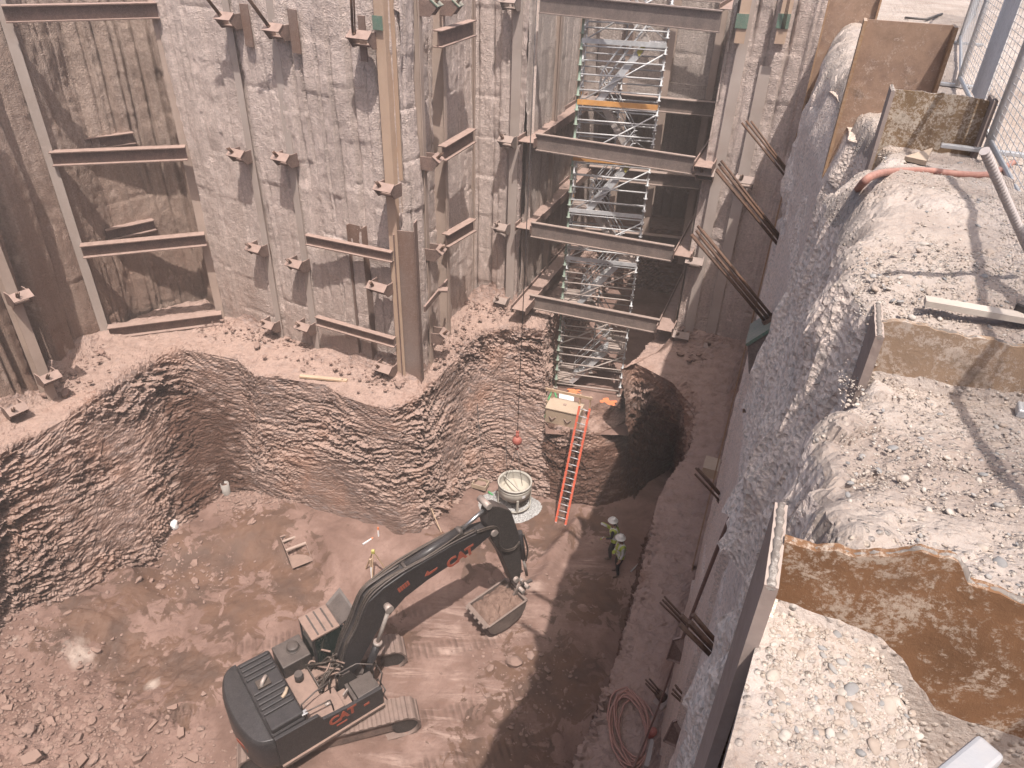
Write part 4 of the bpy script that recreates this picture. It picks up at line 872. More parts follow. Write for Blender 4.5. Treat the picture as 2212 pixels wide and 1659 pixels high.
# tracks, turned against the house
ua = R(18-38.6); MU = Matrix.Rotation(ua, 3, 'Z')
def stadium(L0, L1, r, zc, n=150, teeth=44, depth=.0):
    L = L1-L0; per = 2*L+2*math.pi*r; pts = []
    for k in range(n):
        s = per*k/n; d = depth*(1 if (k*teeth*2//n) % 2 else 0)
        rr = r+d
        if s < L: p = (L0+s, zc+rr)
        elif s < L+math.pi*r: a = math.pi/2-(s-L)/r; p = (L1+rr*math.cos(a), zc+rr*math.sin(a))
        elif s < 2*L+math.pi*r: p = (L1-(s-L-math.pi*r), zc-rr)
        else: a = -math.pi/2-(s-2*L-math.pi*r)/r; p = (L0+rr*math.cos(a), zc+rr*math.sin(a))
        pts.append(p)
    return pts
for yc in (-1.16, 1.12):
    n = 264; out = stadium(-2.05, 2.12, .44, .47, n, 44, .03); inn = stadium(-2.05, 2.12, .385, .47, n)
    vs = []; w = .36
    for y in (yc-w, yc+w):
        for x, z in out: vs.append(MU @ Vector((x, y, z)))
        for x, z in inn: vs.append(MU @ Vector((x, y, z)))
    fs = []
    for k in range(n):
        j = (k+1) % n; a, b, c, d = 0, n, 2*n, 3*n
        fs += [[a+k, a+j, c+j, c+k], [b+k, d+k, d+j, b+j], [a+k, b+k, b+j, a+j], [c+k, c+j, d+j, d+k]]
    tr = MB().add(vs, fs).build('track', M['track'], ex)
    f = MB().prism([(-1.9, .22), (1.95, .22), (2.1, .47), (1.9, .66), (-1.9, .66), (-2.1, .47)], (0, 0, 0), MU @ Vector(XA), ZA, MU @ Vector(YA), yc-.22, yc+.22)
    f.build('track_frame', M['dirtdeck'], tr, bevel=.03)
    for x in (-2.05, 2.12): MB().cyl(MU @ Vector((x, yc-.26, .47)), MU @ Vector((x, yc+.26, .47)), .37, n=24).build('idler_wheel', M['blackd'], tr)
MB().box(MU @ Vector((0, 0, .62)), (2.2, 1.7, .42), MU).build('centre_frame', M['dirtdeck'], ex, bevel=.06)
MB().cyl((0, 0, .82), (0, 0, 1.1), .75, n=32).build('slew_ring', M['blackd'], ex)
MB().bx(-1.95, 1.18, -1.44, 1.30, 1.08, 1.28).build('deck', M['blackd'], ex, bevel=.02)
# counterweight, rounded at the rear
cw = [(-1.92, -1.46)]+[(-1.92-.68*math.cos(a)**.7 if math.cos(a) > 0 else -1.92, 1.42*math.sin(a)) for a in np.linspace(-1.45, 1.45, 17)]+[(-1.92, 1.42)]
vs = []; prof = [(1.0, 1.06), (1.03, 1.3), (1.03, 1.95), (.98, 2.15), (.88, 2.24)]
m = MB()
for k, z in prof: vs += [Vector((-1.92+(x+1.92)*k, y*(1-(1-k)*.35 if k < 1 else k), z)) for x, y in cw]
n = len(cw); m.add(vs, [[i*n+k, i*n+(k+1) % n, (i+1)*n+(k+1) % n, (i+1)*n+k] for i in range(len(prof)-1) for k in range(n)]+[list(range((len(prof)-1)*n, len(prof)*n)), list(range(n))[::-1]], True)
cwo = m.build('counterweight', M['black'], ex, bevel=.02)
MB().box((-2.575, -.62, 1.55), (.012, .5, .16), Matrix.Rotation(R(14), 3, 'Z')).build('red_stripe', M['decal'], cwo)
# engine hood: ribbed covers running fore and aft, smooth box on the right
hood = MB().bx(-1.96, -1.0, -1.40, 1.22, 1.28, 2.38).build('engine_hood', M['black'], ex, bevel=.09, seg=3)
for i, y in enumerate(np.linspace(-.72, 1.05, 11)):
    if not (.02 < y < .36): MB().box((-1.48, y, 2.40), (.84, .085, .09)).build('hood_rib', M['black'], hood, bevel=.025)
MB().bx(-1.92, -1.04, -1.36, -.86, 2.36, 2.56).build('engine_cover', M['black'], hood, bevel=.05, seg=3)
MB().bx(-1.72, -1.36, .06, .34, 2.375, 2.45).build('exhaust_recess', M['rubber'], hood)
MB().tube(catmull([(-1.62, .12, 2.40), (-1.58, .14, 2.52), (-1.50, .2, 2.56), (-1.42, .3, 2.50)], 5), .055, 10).build('exhaust_pipe', M['greyrod'], hood)
MB().tube(catmull([(-1.30, -.55, 2.46), (-1.2, -.52, 2.52), (-1.12, -.42, 2.50), (-1.1, -.36, 2.46)], 4), .05, 8).build('hood_latch', M['boxtan'], hood)
MB().box((-1.02, -1.33, 2.48), (.16, .14, .05)).build('mirror', M['alu'], ex, bevel=.01)
# right side: long panel with lettering, tank, steps
sp = MB().prism([(-1.92, 1.1), (1.16, 1.1), (1.16, 1.86), (.05, 1.92), (-.62, 2.02), (-.72, 2.28), (-1.92, 2.34)], (0, 0, 0), XA, ZA, YA, -1.52, -1.42).build('side_panel', M['black'], ex, bevel=.012)
lettering('CAT', .42, (-.08, -1.535, 1.72), XA, ZA, sp, M['decal'])
MB().bx(-.30, .02, -1.533, -1.525, 1.40, 1.46).build('red_stripe', M['decal'], sp); MB().bx(.55, .72, -1.533, -1.525, 1.55, 1.64).build('red_stripe', M['decal'], sp)
MB().bx(-1.9, 1.17, -1.58, -1.50, 1.04, 1.16).build('sill_rail', M['dirtdeck'], ex, bevel=.02)
MB().bx(-1.0, .06, -1.42, -.72, 1.28, 1.94).build('fuel_tank', M['dirtdeck'], ex, bevel=.03)
MB().bx(.08, .32, -1.42, -.78, 1.28, 1.72).build('step', M['dirtdeck'], ex, bevel=.01); MB().bx(.34, .44, -1.42, -.78, 1.28, 1.86).build('step', M['blackd'], ex, bevel=.01)
MB().bx(.46, 1.14, -1.42, -.80, 1.28, 1.88).build('tool_box', M['blackd'], ex, bevel=.03)
MB().bx(-1.0, -.28, -.70, .95, 1.28, 1.86).build('dirty_deck_cover', M['dirtdeck'], ex, bevel=.03)
ab = MB().bx(-.92, -.08, .36, 1.22, 1.28, 2.34).build('air_filter_box', M['blackd'], ex, bevel=.03)
MB().lathe([(0, .13), (.14, .13), (.17, .11), (.17, .0), (.20, 0), (.20, -.03)], (-.42, .82, 2.36), 24).build('round_cap', M['blackd'], ab)
MB().cyl((-.60, .12, 1.86), (-.60, .12, 2.12), .13, .12, 14).build('pump_cover', M['blackd'], ex)
# cab
CB = (-.04, 1.22, .13, 1.02)
cabf = MB()
cabf.bx(-.04, 1.15, .13, 1.02, 1.28, 2.02); cab_o = cabf.build('cab', M['blackd'], ex, bevel=.03)
for x, y in ((-.02, .15), (-.02, 1.0), (.86, .15), (.86, 1.0)): MB().bar((x, y, 2.0), (x, y, 3.14), .07, .07, up=XA).build('pillar', M['black'], cab_o)
for y in (.15, 1.0): MB().bar((1.18, y, 2.0), (.86, y, 3.12), .06, .06, up=YA).build('pillar', M['black'], cab_o)
rf = MB().bx(-.07, .80, .10, 1.05, 3.11, 3.2).build('roof', M['dirtdeck'], cab_o, bevel=.03)
for x in (.14, .36, .58): MB().bx(x, x+.05, .16, .99, 3.19, 3.215).build('roof_rib', M['blackd'], rf, bevel=.008)
for k, (a, b) in enumerate((((-.02, .14, 2.02), (.84, .14, 3.1)), ((-.02, 1.01, 2.02), (.84, 1.01, 3.1)))):
    MB().bx(a[0], b[0], a[1]-.006, a[1]+.006, a[2], b[2]).build('window', M['glass'], cab_o)
MB().prism([(0.88, 3.08), (1.19, 2.0), (1.205, 2.0), (.895, 3.08)], (0, 0, 0), XA, ZA, YA, .18, .97).build('windscreen', M['glass'], cab_o)
MB().bx(-.035, -.025, .18, .97, 2.05, 3.1).build('window', M['glass'], cab_o)
gd = MB().add([(.80, .12, 3.16), (.80, 1.04, 3.16), (1.34, 1.20, 3.36), (1.42, .30, 3.10), (.80, .12, 3.19), (.80, 1.04, 3.19), (1.34, 1.20, 3.39), (1.42, .30, 3.13)], [[0, 1, 2, 3], [7, 6, 5, 4], [0, 4, 5, 1], [1, 5, 6, 2], [2, 6, 7, 3], [3, 7, 4, 0]])
gd.build('sun_visor', M['blackd'], cab_o)
MB().bx(1.20, 1.26, .3, .95, 2.0, 2.9).build('front_guard', M['blackd'], cab_o, bevel=.02)
MB().box((1.3, .98, 2.95), (.05, .16, .22)).build('work_lamp', M['black'], cab_o, bevel=.02)
se = MB().bx(.1, .55, .38, .8, 2.0, 2.35); se.build('seat', M['rubber'], cab_o, bevel=.04); MB().bx(.06, .18, .38, .8, 2.3, 2.85).build('seat_back', M['rubber'], cab_o, bevel=.04)
# boom
BL, BR_ = -.08, -.56
low = [(738, 1459), (762, 1453), (811, 1372), (833, 1340), (876, 1291), (925, 1253), (977, 1219), (1024, 1188), (1058, 1159)]
top = [(1071, 1141), (1029, 1154), (977, 1178), (925, 1209), (873, 1240), (829, 1271), (795, 1303), (770, 1361), (751, 1399), (741, 1440)]
bp = [E2(*p, BR_) for p in low+top]
bp[0] = (bp[0][0], 1.75); bp[1] = (bp[1][0]+.02, 1.7)
boom = SZ(bp, BR_, BL).build('boom', M['black'], ex, bevel=.025)
def sdir(a, b): v = Vector((b[0]-a[0], 0, b[1]-a[1])).normalized(); return v, Vector((-v.z, 0, v.x))
X, Y = sdir(bp[5], bp[7]); c = Vector((E2(985, 1214-4, BR_)[0], BR_-.006, E2(985, 1209, BR_)[1]))
lettering('CAT', .50, c+X*.16, X, Y, boom, M['decal'])
o = Vector((E2(934, 1237, BR_)[0], 0, E2(934, 1237, BR_)[1]))
MB().prism([(-.26, .06), (-.12, .0), (.16, .03), (.19, .10), (-.08, .10), (-.14, .22)], o, X, Y, YA, BR_-.012, BR_-.004).build('red_stripe', M['decal'], boom)
o = Vector((E2(872, 1268, BR_)[0], 0, E2(872, 1268, BR_)[1]+.02)); X2, Y2 = sdir(bp[4], bp[5])
for k in range(5): MB().prism([(-.03, -.10), (.03, -.10), (.03, .10), (-.03, .10)], o+X2*((k-2)*.078), X2, Y2, YA, BR_-.010, BR_-.004).build('badge_bar', M['decal'], boom)
pin = E2(838, 1312, -.66)
for y0, y1 in ((-.78, BR_), (BL, .14)): MB().cyl((pin[0], y0, pin[1]), (pin[0], y1, pin[1]), .13, .10, 18).build('pin_boss', M['greyrod'], boom)
for y in (-.72, .08):
    a = Vector((E2(790, 1468, -.72)[0], y, max(1.5, E2(790, 1468, -.72)[1]-.05))); b = Vector((pin[0], y, pin[1])); mid = a.lerp(b, .52)
    cy = MB().cyl(a, mid, .115, n=18).build('boom_cylinder', M['black'], ex); MB().cyl(mid-(b-a)*.02, mid+(b-a)*.02, .13, n=18).build('gland', M['greyrod'], cy)
    MB().cyl(mid, b, .06, n=14).build('rod', M['greyrod'], cy)
# stick cylinder above the boom
YC = -.34
a, b, c = [Vector((E2(*p, YC)[0], YC, E2(*p, YC)[1])) for p in ((876, 1224), (993, 1147), (1055, 1093))]
cy = MB().cyl(a, b, .145, n=22).build('stick_cylinder', M['black'], ex); MB().cyl(b-(b-a)*.05, b+(b-a)*.02, .16, n=22).build('gland', M['blackd'], cy); MB().cyl(b, c, .065, n=16).build('rod', M['chrome'], cy)
MB().cyl(a+Vector((0, -.2, 0)), a+Vector((0, .2, 0)), .1, n=16).build('cylinder_eye', M['blackd'], cy)
MB().tube(catmull([a+Vector((0, -.17, .06)), a.lerp(b, .5)+Vector((0, -.18, .06)), b+Vector((-.1, -.17, .08))], 6), .025, 6).build('cylinder_pipe', M['rubber'], cy)
# hoses and pipes along the boom
hp = [E2(*p, BR_) for p in [(741, 1440), (751, 1399), (770, 1361), (795, 1300), (829, 1268), (873, 1238), (925, 1207), (977, 1176), (1029, 1152)]]
for k, y in enumerate((-.54, -.47, -.41, -.24, -.17, -.11)):
    e = 6 if k in (2, 3) else 9
    pts = [Vector((s-.05*(i == 0), y, z+.05+.035*math.sin(i*1.7+k))) for i, (s, z) in enumerate(hp[:e])]
    MB().tube(catmull(pts, 5), .032 if k % 2 else .026, 7).build('boom_hose', M['rubber'] if k % 3 else M['blackd'], boom)
sk = [E2(*p, BR_-.03) for p in [(1029, 1150), (1062, 1140), (1076, 1146), (1078, 1165), (1078, 1178), (1090, 1190), (1110, 1186), (1122, 1172)]]
for d in (0, .07): MB().tube(catmull([Vector((s, BR_-.04, z+.06-d)) for s, z in sk], 5), .028, 7).build('boom_hose', M['rubber'], boom)
rr = random.Random(8)
for k in range(24):
    a = Vector((rr.uniform(-.35, .1), rr.uniform(-.65, .35), 1.88)); b = Vector((rr.uniform(.25, .5), rr.uniform(-.75, -.05), rr.uniform(1.9, 2.7)))
    c = a.lerp(b, .4)+Vector((rr.uniform(-.1, .15), rr.uniform(-.2, .2), rr.uniform(.1, .35)))
    MB().tube(catmull([a, a+Vector((.02, 0, .12)), c, b], 6), rr.uniform(.022, .034), 7).build('hydraulic_hose', M['rubber'] if k % 3 else M['dirtdeck'], ex)
MB().bx(-.25, .3, -.6, .3, 1.28, 1.78).build('swing_motor', M['dirtdeck'], ex, bevel=.06)
for y in (-.62, -.02): MB().prism([(.0, 1.28), (.95, 1.28), (.62, 2.05), (.30, 2.05)], (0, 0, 0), XA, ZA, YA, y-.035, y+.035).build('boom_bracket', M['blackd'], ex)
# handrails
for pts in ([(-.98, -1.05, 1.9), (-.98, -1.05, 2.45), (-.55, -.95, 2.5), (-.1, -.85, 2.45), (-.1, -.85, 1.9)], [(-.98, -1.35, 1.9), (-.98, -1.35, 2.5), (-.3, -1.38, 2.45), (-.25, -1.38, 1.9)],
            [(.1, -.8, 1.9), (.15, -.8, 2.5), (.75, -.85, 2.55), (1.12, -1.1, 2.5), (1.12, -1.1, 1.85)], [(1.14, -.9, 1.8), (1.26, -.95, 2.3), (1.26, -1.38, 2.3), (1.14, -1.4, 1.8)], [(1.15, -.95, 1.3), (1.3, -.95, 1.5), (1.3, -1.4, 1.5), (1.15, -1.4, 1.3)]):
    MB().tube([Vector(p) for p in pts], .022, 7).build('handrail', M['blackd'], ex)
MB().tube([(-.28, -.7, 1.9), (-.28, -.7, 2.0), (-.28, .95, 2.0)], .02, 6).build('handrail', M['blackd'], ex)
MB().lathe([(0, .06), (.07, .05), (.09, .0)], (-.3, -1.1, 1.95), 14).build('filler_cap', M['greyrod'], ex)
MB().box((.2, -1.2, 2.12), (.22, .05, .12), Matrix.Rotation(.5, 3, 'Z')).build('mirror', M['greyrod'], ex, bevel=.02)
# stick
SL_, SR_ = -.14, -.52
stp = [E2(*p, SR_) for p in [(1058, 1094), (1078, 1094), (1105, 1105), (1121, 1152), (1128, 1228), (1122, 1255), (1108, 1258), (1084, 1201), (1061, 1165), (1050, 1131)]]
stick = SZ(stp, SR_, SL_).build('stick', M['blackd'], ex, bevel=.03)
for p, r, w in (((1066, 1148), .13, .1), ((1055, 1093), .11, .06), ((1113, 1250), .10, .1)):
    s, z = E2(*p, SR_); MB().cyl((s, SR_-w, z), (s, SL_+w, z), r, n=18).build('pivot_pin', M['greyrod'], stick)
a, b, c = [Vector((E2(*p, YC)[0]+.02, YC, E2(*p, YC)[1])) for p in ((1121, 1150), (1129, 1205), (1137, 1243))]
cy = MB().cyl(a, b, .10, n=16).build('bucket_cylinder', M['black'], ex); MB().cyl(b, c, .05, n=12).build('rod', M['greyrod'], cy)
MB().tube(catmull([a+Vector((.05, -.15, 0)), a.lerp(b, .6)+Vector((.12, -.16, 0)), b+Vector((.05, -.1, -.1))], 5), .03, 6).build('stick_hose', M['rubber'], stick)
# bucket: open top facing up, curved shell below
yR, yL = -1.0, .16
lipR, bkR = E2(1058, 1368, yR), E2(1134, 1314, yR)
s0 = lipR[0]-.05; s1 = bkR[0]+.05; zt0 = .86; zt1 = 1.08
prof = [(s0, zt0)]+[(s0+(s1-s0)*(0.5-.5*math.cos(a))+.04*math.sin(a), zt0+(zt1-zt0)*(.5-.5*math.cos(a))-.74*math.sin(a)**.8) for a in np.linspace(.15, math.pi-.12, 12)]+[(s1, zt1)]
bk = MB(); n = len(prof); th = .03
inn = [(s0+.02+(s-s0)*.95, z+.035 if 0 < i < n-1 else z) for i, (s, z) in enumerate(prof)]
vs = [Vector((s, y, z)) for y in (yR, yL) for s, z in prof]+[Vector((s, y, z)) for y in (yR+.03, yL-.03) for s, z in inn]
fs = []
for k in range(n-1): fs += [[k, k+1, n+k+1, n+k], [2*n+k, 3*n+k, 3*n+k+1, 2*n+k+1]]
fs += [list(range(n))[::-1], list(range(n, 2*n)), list(range(2*n, 3*n)), list(range(3*n, 4*n))[::-1]]
bk.add(vs, fs); buck = bk.build('bucket', M['bucketst'], ex)
for y in (yR, yL): MB().bar((s0, y, zt0+.015), (s1, y, zt1+.015), .07, .05).build('side_cutter', M['bucketst'], buck, bevel=.01)
MB().bar((s0-.03, yR, zt0+.01), (s0-.03, yL, zt0+.01), .16, .05, up=ZA).build('cutting_edge', M['bucketst'], buck, bevel=.01)
for k in range(5):
    y = yR+.1+k*(yL-yR-.2)/4; MB().prism([(s0-.17, zt0-.01), (s0-.06, zt0-.05), (s0-.06, zt0+.06)], (0, 0, 0), XA, ZA, YA, y-.05, y+.05).build('tooth', M['bucketst'], buck)
MB().bx(s1-.06, s1+.05, yR, yL, zt1-.1, zt1+.05).build('back_beam', M['bucketst'], buck, bevel=.02)
for y in (-.56, -.16):
    MB().prism([(s1-.25, zt1), (s1+.28, zt1-.12), (s1+.38, zt1+.32), (s1+.16, zt1+.46), (s1-.1, zt1+.25)], (0, 0, 0), XA, ZA, YA, y-.035, y+.035).build('ear', M['bucketst'], buck, bevel=.01)
for s, z in ((s1+.22, zt1+.30), (s1+.02, zt1+.22)): MB().cyl((s, -.80, z), (s, -.04, z), .075, n=16).build('ear_pin', M['greyrod'], buck)
lk1 = E2(1113, 1250, YC); 
for y in (-.60, -.08): MB().bar((lk1[0]+.05, y, lk1[1]), (s1+.22, y, zt1+.30), .06, .13, up=YA).build('link_arm', M['blackd'], stick); MB().bar((c.x, y, c.z), (s1+.1, y, zt1+.34), .05, .11, up=YA).build('link_arm', M['blackd'], stick)
# heaped soil in the bucket
nx, ny = 34, 30; xs = np.linspace(s0+.05, s1-.06, nx); ys = np.linspace(yR+.035, yL-.035, ny); Xg, Yg = np.meshgrid(xs, ys, indexing='ij')
q = np.stack([Xg.ravel(), Yg.ravel(), Xg.ravel()*0], 1); u = (q[:, 0]-s0)/(s1-s0); v = (q[:, 1]-yR)/(yL-yR)
cc = cells(np.stack([q[:, 0]*4.5, q[:, 1]*4.5, q[:, 0]*0], 1), 5)
q[:, 2] = zt0+(zt1-zt0)*u-.16+.34*np.sin(np.pi*np.clip(v, 0, 1))**.7*np.sin(np.pi*u)**.7+(cc[1]-.5)*.10+cc[2][:, 0]*.06+fbm(q, 5, 3, 4)*.05
sv = mesh_obj('heaped_soil', q, grid_faces(nx, ny), RUB[2], None, False)
sv.data.materials[0] = M['loosesoil']; ml = Matrix.Translation(EC) @ Matrix.Rotation(EH, 4, 'Z'); sv.matrix_world = ml
props(sv, 'heaped brown soil and rock filling the excavator bucket', 'soil')
# ================================================================== things on the pit floor and ledges
def worldbox(c, sz, X, mb=None):
    X = Vector(X).normalized(); Y = Vector((-X.y, X.x, 0)).normalized(); Z = X.cross(Y)
    return (mb or MB()).box(c, sz, Matrix((X, Y, Z)).transposed())
# gravel heap and concrete bucket
gc = PF(1098, 1098); nr = 70; na = 120
r_, a_ = np.meshgrid(np.linspace(0, 1, nr), np.linspace(0, 2*np.pi, na, endpoint=False), indexing='ij')
px_ = gc.x+r_*np.cos(a_)*1.36*(1+.07*np.sin(3*a_+1)); py_ = gc.y+.05+r_*np.sin(a_)*1.02
q = np.stack([px_.ravel(), py_.ravel(), r_.ravel()*0], 1); q[:, 2] = floor_z(q)+.42*np.cos(np.clip(r_.ravel(), 0, 1)*np.pi/2)**1.1-.03+fbm(q, 4, 3, 7)*.05*(1-r_.ravel())+fbm(q, 22, 2, 8)*.02
f = np.array([[i*na+k, (i+1)*na+k, (i+1)*na+(k+1) % na, i*na+(k+1) % na] for i in range(nr-1) for k in range(na)])
g = G('crushed_stone', .9, 0, .3); v = g.vor(26, out='Color'); g.col(g.ramp(v, [(.1, (.24, .23, .225)), (.5, (.38, .37, .36)), (.95, (.54, .53, .52))])); g.bump(g.vor(26), .9, .03); M['heap'] = g.m
props(mesh_obj('gravel_heap', q, f, M['heap'], None, False), 'spread heap of pale grey crushed stone under the concrete bucket', kind='stuff')
bc = PF(1110, 1094); bz = fz(bc.x, bc.y)+.24; br = .66
topz = PY(1109, 1040, bc.y).z; bh = topz-bz
root = thing('concrete_bucket', 'round pale grey concrete bucket with an open top standing on the gravel heap', 'concrete bucket', (bc.x, bc.y, bz))
def lth(prof, name, mat, par, n=40): return MB().lathe(prof, (bc.x, bc.y, bz), n).build(name, mat, par)
dz = bh*.52
drum = lth([(br-.03, bh), (br, bh), (br, dz), (br-.02, dz-.01), (.3, dz-.22), (.28, dz-.2), (br-.05, dz+.02), (br-.03, dz+.04), (br-.03, bh)], 'drum', M['bucketpaint'], root)
lth([(br-.045, bh-.03), (br-.03, bh+.03), (br+.03, bh+.03), (br+.035, bh-.03), (br, bh-.035)], 'rim', M['bucketpaint'], drum)
lth([(br, bh-.13), (br+.02, bh-.13), (br+.02, bh-.16), (br, bh-.16)], 'band', M['bucketpaint'], drum)
lth([(0, dz-.12), (.3, dz-.1), (.54, dz+.06), (br-.035, dz+.16)], 'lining', M['concrete'], drum)
lth([(br-.02, .02), (br+.03, .02), (br+.03, .08), (br-.02, .08), (br-.02, .02)], 'base_ring', M['bucketpaint'], root)
for k in range(4):
    a = R(-78+k*90); d = Vector((math.cos(a), math.sin(a), 0)); MB().bar(Vector((bc.x, bc.y, bz+.04))+d*br, Vector((bc.x, bc.y, bz+dz+.08))+d*br, .09, .06, up=d).build('leg', M['bucketpaint'], root)
lth([(.42, dz-.06), (.40, .3), (.3, .12), (.16, .10)], 'discharge_gate', M['blackd'], root, 18)
MB().box((bc.x+.37, bc.y-.565, bz+dz+.22), (.14, .01, .12), Matrix.Rotation(R(33), 3, 'Z')).build('small_plate', M['white'], drum)
tc = Vector((bc.x, bc.y, bz+bh))
MB().bar(tc+Vector((-.45, .40, -.05)), tc+Vector((.36, -.36, -.35)), .05, .05).build('cross_bar', M['bucketpaint'], drum)
hk = PY(1117, 952, bc.y)
root = thing('crane_hook', 'faded red hook ball with a shackle hanging above the concrete bucket', 'crane hook', (hk.x, hk.y, hk.z-.3))
hb = MB().ico(hk, .19, 3, (1, 1, 1.05)).build('ball', M['redpaint'], root)
MB().lathe([(.0, .38), (.06, .38), (.07, .2), (.05, .16)], hk, 12).build('swivel', M['redpaint'], root); MB().box(hk+Vector((0, 0, .40)), (.12, .08, .14)).build('socket', M['redpaint'], root, bevel=.02)
MB().tube(catmull([hk+Vector((0, 0, -.15)), hk+Vector((0, 0, -.26)), hk+Vector((.07, 0, -.34)), hk+Vector((0, 0, -.42)), hk+Vector((-.08, 0, -.36))], 5), .028, 8).build('hook', M['redpaint'], root)
def rope(pts, label, r=.012, mat='wire', name='rope', cat='rope'): return one(name, label, cat, MB().tube(pts, r, 6), M[mat], origin=pts[-1])
rope([Vector((hk.x+.02, hk.y, 22.3)), hk+Vector((0, 0, .45))], 'dark crane line running straight up from the red hook ball', .016, cat='cable')
rope([hk+Vector((0, 0, -.4)), tc+Vector((-.40, .10, 0))], 'left sling leg from the hook to the bucket rim', .011)
rope([hk+Vector((0, 0, -.4)), tc+Vector((.30, -.12, -.1))], 'right sling leg from the hook to the inside of the bucket', .011)
a = PL(1011, -20, *LN_F, off=-.4); rope([a, PL(1019, 634, *LN_F, off=-.5), P(1034, 917, 3.2), PF(1048, 1030)+Vector((0, 0, .2))], 'thin line hanging past the sloping beams down to the small tan box', .011)
rope([PL(1096, 300, *LN_H, off=-1.0), PL(1091, 711, *LN_H, off=-1.2), tc+Vector((-.35, .3, 0))], 'thin tag line hanging left of the scaffold bay to the bucket', .009)
# small open box with debris and hoses behind the bucket
q = PF(1038, 1055)+Vector((0, 0, .1)); root = thing('debris_box', 'small tan open box of scraps left behind the concrete bucket', 'box', q)
worldbox(q+Vector((0, 0, .05)), (.62, .45, .04), (1, -.35, 0)).build('bottom', M['boxtan'], root)
for dx, dy, sx, sy in ((0, .22, .62, .03), (0, -.22, .62, .03), (.30, 0, .03, .42), (-.30, 0, .03, .42)):
    X = Vector((1, -.35, 0)).normalized(); Y = Vector((-X.y, X.x, 0)); worldbox(q+X*dx+Y*dy+Vector((0, 0, .14)), (sx, sy, .2), X).build('side', M['boxtan'], root)
s = MB(); rr = random.Random(3); 
for k in range(1): s.ico(q+Vector((0, 0, .16)), .2, 2, (1.2, .8, .4), .18, rr)
props(s.build('scrap', M['yellow'] if False else RUB[1], None, 0, q+Vector((0, 0, .08))), 'scraps piled in the small tan box', 'scrap')
def hose(pts, r, label, mat, n=8, sub=8, cat='hose', name='hose'):
    c = catmull(pts, sub); return one(name, label, cat, MB().tube(c, r, n), M[mat], origin=c[0])
ed = P(1180, 893, SLOTZ+.35)
hose([P(1203, 862, SLOTZ+.5), P(1196, 845, SLOTZ+.6), P(1185, 862, SLOTZ+.4), ed, P(1172, 915, 2.6), P(1160, 950, 1.7), P(1152, 985, .9), P(1140, 1010, .45), PF(1126, 1026, .1), PF(1105, 1040, .1)], .045, 'green hose hanging from the tan box down to the concrete bucket', 'greenhose')
hose([PF(1055, 1062, .12), PF(1065, 1070, .15), PF(1075, 1075, .2), PF(1088, 1072, .2)], .04, 'short piece of green hose beside the small tan box', 'greenhose')
# tan chest, wooden guard rail, white sheet
A = P(1176, 913, SLOTZ); B = P(1247, 929, SLOTZ); X = (B-A).normalized(); Y = Vector((-X.y, X.x, 0)); L = (B-A).length
cq = A+X*(L/2)+Y*.45; root = thing('tan_chest', 'long tan wooden chest with rope handles at the edge of the bay', 'chest', (cq.x, cq.y, SLOTZ))
bo = worldbox((cq.x, cq.y, SLOTZ+.34), (L, .8, .68), X).build('body', M['boxtan'], root, bevel=.02)
worldbox((cq.x, cq.y, SLOTZ+.71), (L+.05, .86, .07), X).build('lid', M['boxtan'], root, bevel=.02)
worldbox((cq.x, cq.y+.05, SLOTZ+.752), (.13, .13, .015), X).build('lid_plate', M['waler'], root)
for k in (-.28, .18):
    b = A+X*(L/2+L*k)-Y*(-.04)+Vector((0, 0, .36)); MB().tube(catmull([b-X*.14, b-Y*.05+Vector((0, 0, -.1)), b+X*.14], 6), .022, 6).build('handle', M['waler'], root)
gl0, gl1 = P(1160, 836, 4.05), P(1280, 862, 4.05)
root = thing('guard_rail', 'wooden guard rail of rough lumber behind the tan chest', 'railing', (gl0.x, gl0.y, SLOTZ))
for dz_, e in ((0, 0), (-.62, -.12)): MB().bar(gl0+Vector((0, 0, dz_)), gl0.lerp(gl1, 1+e)+Vector((0, 0, dz_)), .045, .12, up=(0, 0, 1)).build('rail', M['wood'], root)
for f_ in (.06, .28, .78, .96):
    b = gl0.lerp(gl1, f_)+Vector((.02, .05, 0)); MB().bar((b.x, b.y, SLOTZ-.05), (b.x, b.y, 4.1), .09, .05, up=X).build('post', M['wood'], root)
w0, w1, w2, w3 = P(1208, 849, 3.72), P(1240, 857, 3.72), P(1239, 876, 3.42), P(1207, 868, 3.42)
nn = (w1-w0).cross(w3-w0).normalized(); m = MB().add([w0, w1, w2, w3, w0+nn*.02, w1+nn*.02, w2+nn*.02, w3+nn*.02], [[3, 2, 1, 0], [4, 5, 6, 7], [0, 1, 5, 4], [1, 2, 6, 5], [2, 3, 7, 6], [3, 0, 4, 7]])
one('white_board', 'white rectangular sheet lying against the wooden guard rail', 'board', m, M['white'])
# ladder
lb = PF(1211, 1131); lt = P(1263, 880, 4.55); ld = (lt-lb).normalized(); lx = (PF(1224, 1135)-PF(1200, 1129)); lx = (lx-ld*lx.dot(ld)).normalized()
root = thing('ladder', 'orange red ladder with metal rungs leaning on the rock below the bay', 'ladder', lb)
ll = (lt-lb).length; hw = .205
for s_ in (-1, 1): MB().bar(lb+lx*hw*s_, lt+lx*hw*s_, .035, .085, up=lx).build('side_rail', M['ladder'], root)
k = .25
while k < ll-.1: MB().cyl(lb+ld*k-lx*hw, lb+ld*k+lx*hw, .02, n=8).build('rung', M['alu'], root); k += .285
for s_ in (-1, 1): MB().box(lb+lx*hw*s_, (.06, .1, .05)).build('foot', M['alu'], root)
